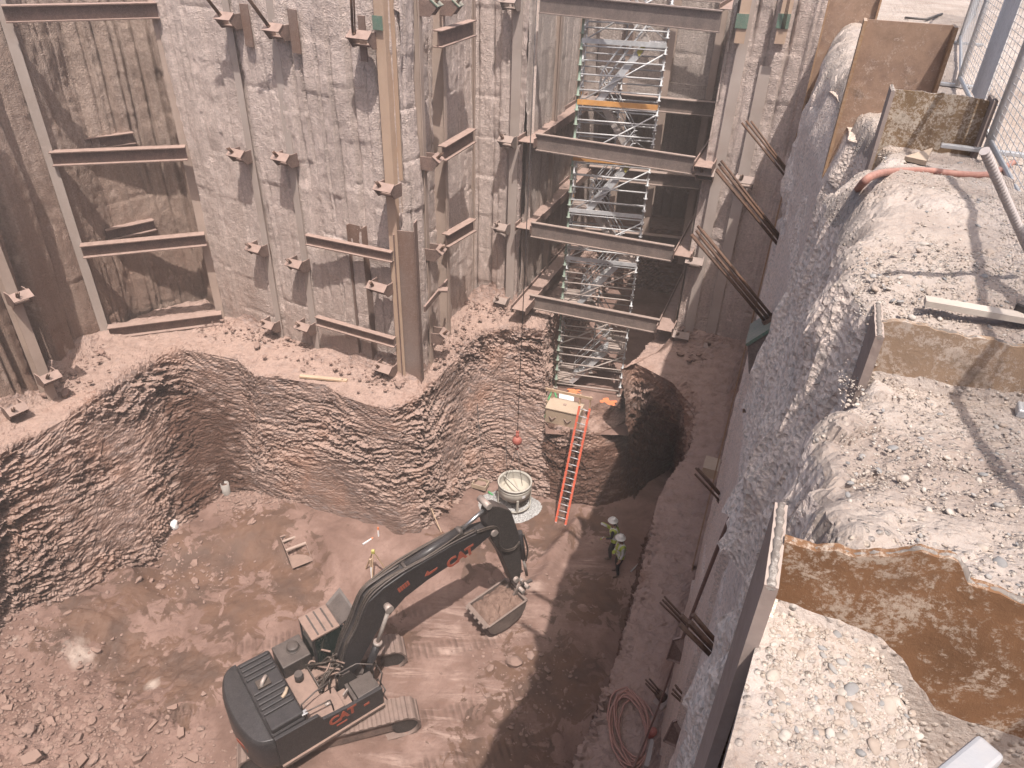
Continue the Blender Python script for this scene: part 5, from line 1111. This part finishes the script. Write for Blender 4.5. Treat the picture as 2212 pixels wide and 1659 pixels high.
# marks of orange spray paint
def spray(pts, label, seed, nrm_=(0, 0, 1)):
    rr = random.Random(seed); m = MB(); c = sum(pts, Vector())/len(pts); n = Vector(nrm_)
    m.prism([((p-c).x, (p-c).y) for p in pts] if abs(n.z) > .5 else [((p-c).x, (p-c).z) for p in pts], c, (1, 0, 0), (0, 1, 0) if abs(n.z) > .5 else (0, 0, 1), n, 0, .01)
    return one('paint_mark', label, 'paint mark', m, M['spray'])
def star(c, rx, ry, seed):
    rr = random.Random(seed); return [c+Vector((rx*math.cos(a)*f, ry*math.sin(a)*f, 0)) for a, f in [(k*2*math.pi/18, rr.uniform(.35, 1.1)) for k in range(18)]]
spray(star(P(1238, 846, SLOTZ+.09), .38, .3, 1), 'orange paint splash behind the white sheet on the bay floor', 1)
spray(star(P(1312, 868, SLOTZ+.09), .40, .32, 2), 'orange paint splash right of the guard rail on the bay floor', 2)
def wspray(c, rx, rz, label, seed):
    rr = random.Random(seed); m = MB(); m.prism([(rx*math.cos(a)*f, rz*math.sin(a)*f) for a, f in [(k*2*math.pi/14, rr.uniform(.35, 1.1)) for k in range(14)]], c, (1, 0, 0), (0, 0, 1), (0, -1, 0), 0, .02); one('paint_mark', label, 'paint mark', m, M['spray'])
wspray(PL(482, 655, *LN_M, off=-.35), .10, .3, 'small orange paint mark right of the lowest long beam', 5); wspray(PL(191, 716, (-16, 18), (-15.9, 23.2), off=-.45), .12, .22, 'small orange paint mark on the dark left wall above the ledge', 6)
spray(star(PF(447, 1022, .5)+Vector((.3, -.5, .3)), .2, .2, 8), 'faint orange paint mark near the grey pipe', 8)
# pipe, bag, rocks, stakes, survey tripod, plank
q = PF(490, 1066); tq = PY(488, 1044, q.y); m = MB().lathe([(.16, 0), (.16, tq.z-q.z), (.135, tq.z-q.z), (.135, .1), (0, .1)], q, 20); one('standpipe', 'short grey pipe standing upright among rubble at the foot of the rock', 'pipe', m, M['pvc'], origin=q)
q = PF(378, 1140); rr = random.Random(2); m = MB().ico(q+Vector((0, 0, .14)), .17, 2, (.75, 1.1, 1.1), .24, rr); one('plastic_bag', 'crumpled white plastic bag at the foot of the left rock face', 'bag', m, M['white'])
q = PF(641, 1196); X = Vector((.55, -.83, 0)); Y = Vector((.83, .55, 0)); Z = Vector((0, 0, 1)); root = thing('spare_bucket', 'dusty tan digging bucket lying unattached on the open mud left of the boom', 'digging bucket', q)
MB().prism([(-.55, .62), (-.5, .15), (-.15, .0), (.3, .02), (.75, .12), (.3, .1), (-.1, .06), (-.42, .2), (-.48, .62)], q, X, Z, Y, -.38, .38).build('shell', M['dirtdeck'], root)
for y in (-.38, .36): MB().prism([(-.55, .62), (-.5, .15), (-.15, .0), (.3, .02), (.62, .1), (.2, .42)], q, X, Z, Y, y, y+.025).build('side_wall', M['dirtdeck'], root)
MB().cyl(q+X*-.3-Y*.38+Z*.55, q+X*-.3+Y*.38+Z*.55, .05, n=12).build('cross_bar', M['pile'], root); MB().bar(q+X*.1-Y*.38+Z*.45, q+X*.1+Y*.38+Z*.45, .1, .06).build('cross_bar', M['pile'], root)
q = PF(1112, 1435); m = MB().ico(q+Vector((0, 0, .10)), .24, 2, (1.2, .8, .6), .16, random.Random(15)); one('boulder', 'loose rock right of the excavator bucket', 'rock', m, RUB[0])
tq = PF(812, 1250); th = PY(815, 1192, tq.y).z
root = thing('survey_tripod', 'survey tripod with a yellow instrument behind the excavator boom', 'tripod', tq)
MB().box((tq.x, tq.y, th), (.12, .11, .16)).build('instrument', M['yellow'], root, bevel=.03)
for a in (.4, 2.5, 4.6): MB().bar((tq.x+.05*math.cos(a), tq.y+.05*math.sin(a), th-.1), (tq.x+.5*math.cos(a), tq.y+.5*math.sin(a), fz(tq.x+.5*math.cos(a), tq.y+.5*math.sin(a))), .04, .04).build('leg', M['wood'], root)
def stick_(a, b, w, label, mat, cat='stake', name='stake', tip=None):
    root = thing(name, label, cat, a); MB().bar(a, b, w, w).build('shaft', M[mat], root)
    if tip: MB().bar(b, b+(b-a)*.4, w*1.02, w*1.02).build('painted_end', M[tip], root)
    return root
q = PF(818, 1158); stick_(q, q+Vector((0, .02, .30)), .05, 'white stake with an orange end, farther from the boom', 'white', tip='spray')
q = PF(784, 1178); stick_(q+Vector((0, 0, .05)), q+Vector((.26, .28, .05)), .05, 'white and orange stake lying on the mud mound', 'white', tip='spray')
q = PF(806, 1262); stick_(q, q+Vector((0, .0, .9)), .07, 'white survey stake standing just behind the boom bend', 'white', tip='wood')
q = PF(953, 1150); stick_(q, q+Vector((-.42, .5, .75)), .035, 'thin wooden rod leaning on the rock behind the boom', 'wood')
q = PF(1362, 1237); stick_(q+Vector((0, 0, .05)), q+Vector((.45, .25, .5)), .035, 'thin pale pole lying beside the two workers', 'alu', name='pole', cat='pole')
a, b = P(648, 812, LEDGE+.13), P(750, 822, LEDGE+.10); one('plank', 'pale plank lying on the rock ledge below the slim beams', 'plank', MB().bar(a, b, .16, .06), M['wood'])
# ---- workers
def person(label, loc, yaw, lean, arms, hat=True, short=False, hscale=1.0):
    root = thing('person', label, 'person', loc, yaw)
    J = {}; L = Vector((math.sin(lean), 0, math.cos(lean)))
    hip = Vector((0, 0, .93)); ch = hip+L*.30; sh = hip+L*.50; nk = hip+L*.56; hd = nk+Vector((math.sin(lean)*.1+.02, 0, .10)); tp_ = hd+Vector((.03, 0, .13))
    vs = []; es = []; rad = []
    def add(p, r, par=None):
        vs.append(Vector(p)); rad.append(r if isinstance(r, tuple) else (r, r)); i = len(vs)-1
        if par is not None: es.append((par, i))
        return i
    ih = add(hip, (.13, .16)); w = add(hip+L*.14, (.125, .155), ih); c = add(ch, (.135, .185), w); s = add(sh, (.11, .17), c); n = add(nk, .065, s); h = add(hd, (.085, .075), n); t_ = add(tp_, (.095, .08), h); add(tp_+Vector((-.01, 0, .09)), (.06, .055), t_)
    add(hd+Vector((.10, 0, .035)), .018, h)      # nose and chin
    for sgn, kn in ((1, .06), (-1, .0)):
        a = add(hip+Vector((0, .09*sgn, -.06)), .10, ih); k = add(Vector((.05+kn, .12*sgn, .50)), .068, a); an = add(Vector((-.03+kn*1.3, .14*sgn, .10)), .05, k); f = add(Vector((.02+kn*1.3, .145*sgn, .045)), (.05, .045), an); add(Vector((.17+kn*1.3, .16*sgn, .035)), (.042, .03), f)
    hands = []
    for sgn, (el, ha) in zip((1, -1), arms):
        a = add(sh+Vector((0, .17*sgn, -.02)), .065, s); e = add(sh+Vector((el[0], .17*sgn+el[1]*sgn, el[2])), .046, a); hn = add(sh+Vector((ha[0], .17*sgn+ha[1]*sgn, ha[2])), .034, e)
        d = (vs[hn]-vs[e]).normalized(); pm = add(vs[hn]+d*.06, (.038, .024), hn); sd = d.cross(Vector((0, 0, 1))).normalized() if abs(d.z) < .9 else Vector((0, 1, 0)); dn = d.cross(sd)
        for q_, ln in ((-.03, .065), (-.01, .08), (.01, .075), (.03, .06)):
            f1 = add(vs[pm]+d*.035+sd*q_, .010, pm); f2 = add(vs[f1]+d*ln*.55+dn*.012, .009, f1); add(vs[f2]+d*ln*.4+dn*.025, .008, f2)
        t1 = add(vs[hn]+d*.035+sd*(.045*sgn), .011, pm); add(vs[t1]+d*.04+sd*(.015*sgn), .009, t1)
        hands.append(vs[pm])
    me = bpy.data.meshes.new('b'); me.from_pydata([tuple(v) for v in vs], es, []); o = bpy.data.objects.new('b', me); COL.objects.link(o)
    sk = o.modifiers.new('s', 'SKIN'); sk.use_smooth_shade = True
    for i, r in enumerate(rad): me.skin_vertices[0].data[i].radius = r
    me.skin_vertices[0].data[0].use_root = True
    o.modifiers.new('u', 'SUBSURF').levels = 2; o.modifiers['u'].render_levels = 2
    dg = bpy.context.evaluated_depsgraph_get(); ev = o.evaluated_get(dg); m2 = bpy.data.meshes.new_from_object(ev); bpy.data.objects.remove(o)
    v = np.array([tuple(x.co) for x in m2.vertices]); f = [list(p.vertices) for p in m2.polygons]
    cen = np.array([v[q].mean(0) for q in f]); bpy.data.meshes.remove(m2)
    mats = [M['darkcloth'], M['skin'], M['boot'], M['darkcloth'] if not short else M['silver']]
    z = cen[:, 2]; dh = np.min([np.linalg.norm(cen-np.array(h_), axis=1) for h_ in hands], 0)
    mi = np.where(z < .13, 2, np.where(z < .95, 0, 3)); mi = np.where(z > nk.z+.01, 1, mi); mi = np.where(dh < .12, 1, mi)
    body = mesh_obj('body', v, f, mats, root, True, mi=mi.astype(np.int32))
    # vest: the torso surface, a little larger
    inT = [(q.z > .86) and (q.z < sh.z+.05) and abs(q.y) < .205 for q in [Vector(c_) for c_ in cen]]
    nv = np.zeros_like(v)
    for q in f:
        a_, b_, c_ = v[q[0]], v[q[1]], v[q[2]]; nn_ = np.cross(b_-a_, c_-a_); nn_ = nn_/max(np.linalg.norm(nn_), 1e-9)
        for i in q: nv[i] += nn_
    nv /= np.maximum(np.linalg.norm(nv, axis=1, keepdims=True), 1e-9)
    ff = [q for q, k_ in zip(f, inT) if k_]; cz = np.array([c_ for c_, k_ in zip(cen, inT) if k_])
    used = sorted({i for q in ff for i in q}); mp = {i: j for j, i in enumerate(used)}; ov = v[used]+nv[used]*.022
    st_ = (np.abs(cz[:, 2]-1.02) < .03) | (np.abs(np.abs(cz[:, 1])-.10) < .03)
    mesh_obj('vest', ov, [[mp[i] for i in q] for q in ff], [M['hivis'], M['silver']], body, True, mi=st_.astype(np.int32))
    hm = MB(); c0 = tp_+Vector((-.005, 0, .03)); hm.lathe([(.0, .125), (.05, .118), (.095, .09), (.122, .045), (.132, .0), (.175, -.012), (.178, -.02), (.128, -.015)], c0, 24); ho = hm.build('hard_hat', M['hat'], root)
    MB().box(c0+Vector((0, 0, .115)), (.2, .03, .03)).build('hat_ridge', M['hat'], ho, bevel=.01)
    for sgn in (1, -1): MB().ico(hd+Vector((.088, .032*sgn, .045)), .011, 1).build('eye', M['black'], body)
    MB().box(hd+Vector((.085, 0, -.035)), (.012, .05, .012)).build('mouth', M['redpaint'], body)
    for sgn in (1, -1): MB().ico(hd+Vector((0, .082*sgn, .03)), .03, 1, (.6, .35, 1)).build('ear', M['skin'], body)
    MB().ico(hd+Vector((-.045, 0, .035)), .088, 2, (.75, 1, 1)).build('hair', M['black'], body)
    root.scale = (hscale,)*3
    return root
q = PF(1322, 1204); person('worker in a lime vest and white hard hat, farther one, arm raised', q, R(165), .16, (((.02, .06, -.30), (.24, .04, -.40)), ((.10, .03, -.26), (.30, -.02, -.12))), hscale=1.08)
gq = MB().ico((0, 0, 0), .07, 2, (1, 1, 1.4), .05, random.Random(1))
q = PF(1334, 1239); person('worker in a lime vest and grey sleeves, nearer of the two, standing with arms down', q, R(195), .08, (((.0, .05, -.30), (.08, .04, -.56)), ((.0, .06, -.29), (.12, .02, -.52))), short=True, hscale=1.08)
# ---- the shaded right wall and its ledge
def RWp(px, py, off=-.12): return PL(px, py, rwall(0), rwall(10), off=off)
hose([RWp(1652, 925, .0), RWp(1640, 955, -.02), RWp(1596, 1072, -.10), RWp(1540, 1210, -.14), RWp(1475, 1378, -.2)], .013, 'brown hose hanging down the shaded right wall', 'brownhose')
hose([P(1456, 1430, 8.6), P(1425, 1520, 7.6), P(1385, 1620, 6.6), P(1340, 1720, 6.4)], .02, 'brown line running down the right wall beside the coiled hose', 'brownhose')
ct = P(1362, 1575, LEDGE+.14); rr = random.Random(6); pts = []
for k in range(150):
    a = k*2*math.pi/22; r_ = 1+.16*math.sin(k*.37)+.10*rr.uniform(-1, 1)*.4
    pts.append(ct+Vector((.38*math.cos(a)*r_+.12*math.sin(k*.05), .78*math.sin(a)*r_, .02+.03*math.sin(k*.9)+.0004*k)))
one('hose_coil', 'loosely coiled faded red hose lying on the shaded right ledge', 'hose', MB().tube(pts, .022, 6), M['redhose'], origin=ct)
def plate4(pts, label, mat, th=.03, name='steel_plate', cat='steel plate'):
    a, b, c, d = pts; n = (b-a).cross(d-a).normalized()*th; return one(name, label, cat, MB().add(pts+[p+n for p in pts], [[3, 2, 1, 0], [4, 5, 6, 7], [0, 1, 5, 4], [1, 2, 6, 5], [2, 3, 7, 6], [3, 0, 4, 7]]), M[mat])
plate4([P(1454, 1383, 9.6), P(1511, 1366, 9.75), P(1492, 1443, 9.2), P(1440, 1426, 9.05)], 'upper brown steel plate jutting from the shaded right wall', 'waler')
plate4([P(1454, 1560, 9.6), P(1500, 1542, 9.75), P(1480, 1624, 9.2), P(1433, 1603, 9.05)], 'lower brown steel plate jutting from the shaded right wall', 'waler')
bundle(P(1490, 1358, 9.8), SD, 'short strand stub beside the upper brown plate', n=4, L=.75)
bundle(rw3(2.05, 17.6, .02), SD, 'pair of thick dark strand bars above the upper brown plate', n=4, sp=.028, L=.27, hs=.35, r=.012)
bundle(P(1499, 1534, 9.9), SD, 'short strand tuft above the lower brown plate', n=5, L=.5)
bundle(P(1425, 1500, 7.2), SD, 'strand tuft low on the shaded wall above the coiled hose', n=4, L=.4)
bundle(rw3(8.9, 12.4), SD, 'short strand pair below the green anchor head', n=3, L=.7)
gp = rw3(8.4, 15.6, .0)
m = MB(); m.prism([(-.30, -.3), (.16, -.3), (.26, .12), (.0, .42), (-.30, .42)], gp, -UV, (0, 0, 1), VV, -.28, .28); root = thing('green_bracket', 'large green topped steel bracket under the longest strand bundle', 'anchor', gp-Vector((0, 0, .3)))
m.build('bracket', M['greysteel'], root, bevel=.02)
m = MB(); m.prism([(.26, .12), (.29, .15), (.03, .45), (.0, .42)], gp, -UV, (0, 0, 1), VV, -.3, .3); m.build('green_plate', M['green'], root)
q = P(1536, 1010, 8.0); worldbox(q, (.55, .4, .3), VV, m := MB()); one('steel_block', 'pale tan bracket at the edge of the shaded right wall', 'bracket', m, M['boxtan'])
q = P(1408, 1590, LEDGE+.2); one('red_can', 'small red can between the hose coil and the wall', 'can', MB().lathe([(0, .22), (.06, .22), (.10, .17), (.10, 0), (0, 0)], q, 14), M['redpaint'])
q = P(1418, 1640, LEDGE+.2); worldbox(q, (.6, .4, .3), VV, m := MB()); one('concrete_block', 'grey concrete block on the right ledge at the bottom of the photo', 'block', m, M['pvc'], bevel=.02)
# ================================================================== the rim beside the camera
def rim_pile(label, px, dcorner, toppx, wl, mat, fw=.26, top_extra=None, jag=.012, burr=True, fmat='flange', ftop=.0, seed=1, uend=None):
    c = PD(*px, dcorner); ax = UV.copy()
    pl = (c, c+ax)
    tops = [PL(x, y, *pl) for x, y in toppx]; s0_ = [((t_-c).dot(ax), t_.z) for t_ in tops]
    s0_[0] = (0.0, s0_[0][1])
    if s0_[-1][0] < wl: s0_.append((wl, s0_[-1][1]-.01))
    xs = np.arange(0, wl+.001, .008); zs = np.interp(xs, [a for a, b in s0_], [b for a, b in s0_])
    zs = zs+fbm(np.stack([xs, xs*0+seed, xs*0], 1), 30, 3, seed)*jag
    root = thing('cut_pile', label, 'steel pile', (c.x, c.y, 5.6))
    zb = min(zs)-2.2; n = len(xs); n_ = VV*.012
    vs = []
    for off in (-1, 1):
        for x, z in zip(xs, zs): vs.append(c+ax*x+n_*off+Vector((0, 0, z-c.z)))
        for x in xs: vs.append(c+ax*x+n_*off+Vector((0, 0, zb-c.z)))
    fs = []
    for k in range(n-1):
        fs += [[k, k+1, n+k+1, n+k], [2*n+k+1, 2*n+k, 3*n+k, 3*n+k+1], [k+1, k, 2*n+k, 2*n+k+1], [n+k, n+k+1, 3*n+k+1, 3*n+k]]
    MB().add(vs, fs).build('web', M[mat], root)
    if burr:
        rr = np.random.default_rng(seed); pts = [c+ax*x+Vector((0, 0, z-c.z-.004)) for x, z in zip(xs, zs)]
        rad = list(np.clip(.006+.008*fbm(np.stack([xs, xs*0+3, xs*0], 1), 25, 3, seed+4)+rr.uniform(-.002, .002, n), 0.002, .016)); MB().tube(pts, rad, 7).build('torch_cut_edge', M['burr'], root)
    for x, l_ in ((-.012, True), (wl+.012, False)):
        q = c+ax*x; h = c.z+ftop
        fm = MB(); up = []
        k_ = 22; ys = np.linspace(-fw/2, fw/2, k_); hz = h+fbm(np.stack([ys, ys*0+seed*3, ys*0], 1), 20, 3, seed)*jag-(q.z*0)
        vs = [q+VV*y+ax*o_+Vector((0, 0, z-q.z)) for o_ in (-.014, .014) for y, z in zip(ys, hz)]+[q+VV*y+ax*o_+Vector((0, 0, 5.6-q.z)) for o_ in (-.014, .014) for y in ys]
        fs = []
        for k in range(k_-1): fs += [[k, 2*k_+k, 2*k_+k+1, k+1], [k_+k+1, 3*k_+k+1, 3*k_+k, k_+k], [k, k+1, k_+k+1, k_+k]]
        fs += [[0, k_, 3*k_, 2*k_], [k_-1, 3*k_-1, 4*k_-1, 2*k_-1]]
        fo = fm.add(vs, fs).build('flange', M[fmat], root)
        if burr: MB().tube([q+VV*y+Vector((0, 0, z-q.z-.003)) for y, z in zip(ys, hz)], [.0095+.002*math.sin(i*2.1) for i in range(k_)], 7).build('torch_cut_edge', M['burr'], fo)
    return root
rim_pile('nearest cut off steel pile, rusty web with a wavy torch cut top', (1692, 1172), 1.10, [(1700, 1163), (1766, 1178), (1847, 1192), (1904, 1195), (1960, 1188), (1992, 1181), (2031, 1192), (2070, 1210), (2092, 1252), (2138, 1270), (2208, 1298)], .72, 'rustA', jag=.012, seed=3)
rim_pile('second cut off steel pile, speckled web standing behind the nearest one', (1907, 692), 1.15, [(1914, 692), (1958, 692), (2006, 704), (2068, 721), (2141, 733), (2212, 748)], .72, 'rustB', jag=.010, seed=5, fmat='flange')
rim_pile('cut off steel pile with pale grout patches and a ragged top next to the fence', (1932, 190), 1.05, [(1937, 193), (1987, 198), (2071, 205), (2137, 218)], .66, 'rustC', jag=.010, seed=7)
rim_pile('tall smooth brown steel pile with two small holes', (1873, 42), .73, [(1879, 42), (2061, 55)], .70, 'rustD', jag=0.0, burr=False, seed=9, fmat='flangeo')
rim_pile('farthest brown steel pile at the top of the photo', (1803, -40), .80, [(1810, -40), (1940, -30)], .72, 'rustD', jag=0.0, burr=False, seed=11, fmat='flangeo')
c = PD(1873, 42, .73)
for (x, y), r_ in (((2034-0, 76), .02), ((1985, 152), .015)):
    q = PL(x-5, y-3, c, c+UV, off=-.014); one('pile_hole', 'upper pale lifting hole in the tall brown pile' if y < 100 else 'lower pale hole in the tall brown pile', 'hole', MB().cyl(q, q-VV*.004, r_, n=16), M['burr'])
def GPx(px, py, dz=0.0):
    t = 3.0; d = 1.2
    for _ in range(8):
        q = PD(px, py, d-dz); t = (q.x-.25)*.351+q.y*.936; w_ = (q.x-.25)*.936-q.y*.351; d = float(drop(np.array([t]), np.array([w_]))[0])
    return PD(px, py, d-dz)
hose([GPx(1840, 425, -.25), GPx(1862, 398, .0), GPx(1885, 380, .05), GPx(1925, 371, .03), GPx(2000, 369, .03), GPx(2080, 377, .03), GPx(2142, 375, .03), GPx(2190, 350, .04)], .020, 'faded red hose lying across the gravel to the pit edge', 'redhose', n=12)
a, b = GPx(2127, 326, .55), GPx(2230, 560, .08); pts = [a.lerp(b, k/160) for k in range(161)]; m = MB().tube(pts, [.013+.003*(k % 4 < 2) for k in range(161)], 10); one('ribbed_bar', 'grey ribbed bar leaning from the fence post onto the gravel', 'bar', m, M['ribbed'])
a, b = GPx(1998, 650, .03), GPx(2240, 692, .03); one('wood_board', 'pale narrow board lying on the gravel behind the second pile', 'board', MB().bar(a, b, .05, .022), M['greywood'])
q = GPx(2212, 672, .03); one('dark_scrap', 'small dark metal scrap at the end of the narrow board', 'scrap', MB().box(q+Vector((0.02, 0, .01)), (.10, .07, .05), Matrix.Rotation(.6, 3, 'Z')), M['blackd'], bevel=.01)
p3 = [GPx(1952, 347, .02), GPx(1998, 358, .02), GPx(2012, 328, .05)]; one('stone_flake', 'flat triangular tan stone in front of the pale patched pile', 'stone', MB().add(p3+[p+Vector((0, 0, .03)) for p in p3], [[2, 1, 0], [3, 4, 5], [0, 1, 4, 3], [1, 2, 5, 4], [2, 0, 3, 5]]), M['boxtan'])
# aluminium plank under the camera, widened out of view to shade the near pile
K = PD(2072, 1655, .78); e1 = (PD(2031, 1659, .78)-PD(2113, 1592, .78)).normalized(); e2 = Vector((-e1.y, e1.x, 0)); e2 = e2 if e2.x > 0 else -e2
root = thing('aluminium_plank', 'pale aluminium plank end at the bottom right corner', 'plank', K)
m = MB(); c = K+e1*.6+e2*.25; m.box(c, (1.2, .5, .05), Matrix((e1, e2, e1.cross(e2))).transposed()); m.build('deck', M['alu'], root, bevel=.006)
m = MB(); c = K+e1*.6+e2*.0+Vector((0, 0, .02)); m.box(c+e2*.012, (1.21, .03, .075), Matrix((e1, e2, e1.cross(e2))).transposed()); m.build('edge_rail', M['alu'], root, bevel=.005)
m = MB(); c = K+e1*.6+e2*.5+Vector((0, 0, .02)); m.box(c, (1.21, .03, .075), Matrix((e1, e2, e1.cross(e2))).transposed()); m.build('edge_rail', M['alu'], root, bevel=.005)
# wire fence
def fence_panel(a, b, label, h=1.9, dv=.15, dh=.05, cloth=False, group='temporary fence panels', foot=True):
    a = Vector(a); b = Vector(b); d = (b-a); L_ = d.length; d.normalize()
    root = thing('fence_panel', label, 'fence', a, group=group)
    for q in (a, b): MB().cyl(q+Vector((0, 0, .02)), q+Vector((0, 0, h)), .024, n=12).build('post', M['fence'], root)
    for z in (.1, h-.02): MB().cyl(a+Vector((0, 0, z)), b+Vector((0, 0, z)), .019, n=10).build('frame_tube', M['fence'], root)
    m = MB(); x = dv
    while x < L_: m.bar(a+d*x+Vector((0, 0, .1)), a+d*x+Vector((0, 0, h-.02)), .0035, .0035, up=d); x += dv
    z = .1+dh
    while z < h: m.bar(a+Vector((0, 0, z)), b+Vector((0, 0, z)), .0035, .0035); z += dh
    wm = m.build('wire_mesh', M['fence'], root)
    n = Vector((-d.y, d.x, 0)); f = MB()
    if foot: f.box(a+Vector((0, 0, .015)), (.6, .05, .03), Matrix((n, -d, Vector((0, 0, 1)))).transposed()).build('foot', M['fence'], root, bevel=.005)
    if cloth: q = a+d*L_*.45; MB().bar(q+Vector((0, 0, .15)), q+Vector((0, 0, h-.1)), .006, L_*.30, up=d).build('screen_cloth', M['cloth'], root)
    return root
f1 = GPx(2128, 336); f2 = GPx(2066, 190); dd = (f1-f2)
dv_ = (f2-f1); dv_ = Vector((dv_.x, dv_.y, 0))
def gz(q): t = (q.x-.25)*.351+q.y*.936; w_ = (q.x-.25)*.936-q.y*.351; return Vector((q.x, q.y, CAMZ-float(drop(np.array([t]), np.array([w_]))[0])))
fence_panel(f1, gz(f1-dv_*1.35), foot=False, label= 'wire fence panel nearest the camera at the right edge'); fence_panel(gz(f1-dv_*1.37), gz(f1-dv_*2.7), 'wire fence panel beside the camera out of sight')
fence_panel(f1+Vector((.04, .08, 0)), f2, 'middle wire fence panel with a dark strip of screen cloth', cloth=True)
f3 = gz(f2+dv_*1.15+Vector((.25, 0, 0))); fence_panel(f2+Vector((.04, .06, 0)), f3, 'farther wire fence panel at the top of the photo'); fence_panel(f3+Vector((.04, .06, 0)), gz(f3+dv_*1.2+Vector((.5, 0, 0))), 'farthest wire fence panel beyond the tall brown pile')
one('rebar_rod', 'thin dark rod lying on the gravel near the far fence', 'rod', MB().tube([GPx(1955, 38, .03), GPx(2000, 42, .04), GPx(2035, 30, .03)], .02, 6), M['wire'])

# ================================================================== dusty air over the pit
hz = MB(); hz.bx(-85, 85, -85, 85, -3.0, 22.6)
ho = hz.build('haze', None) if False else None
hm_ = bpy.data.materials.new('dusty_air'); hm_.use_nodes = True; _t = hm_.node_tree
for _n in list(_t.nodes):
    if _n.type == 'BSDF_PRINCIPLED': _t.nodes.remove(_n)
_v = _t.nodes.new('ShaderNodeVolumePrincipled'); _v.inputs['Color'].default_value = (.95, .84, .78, 1); _v.inputs['Density'].default_value = .0024; _v.inputs['Anisotropy'].default_value = 0.0
_t.links.new(_v.outputs[0], [n for n in _t.nodes if n.type == 'OUTPUT_MATERIAL'][0].inputs['Volume'])
props(hz.build('haze', hm_), kind='stuff')
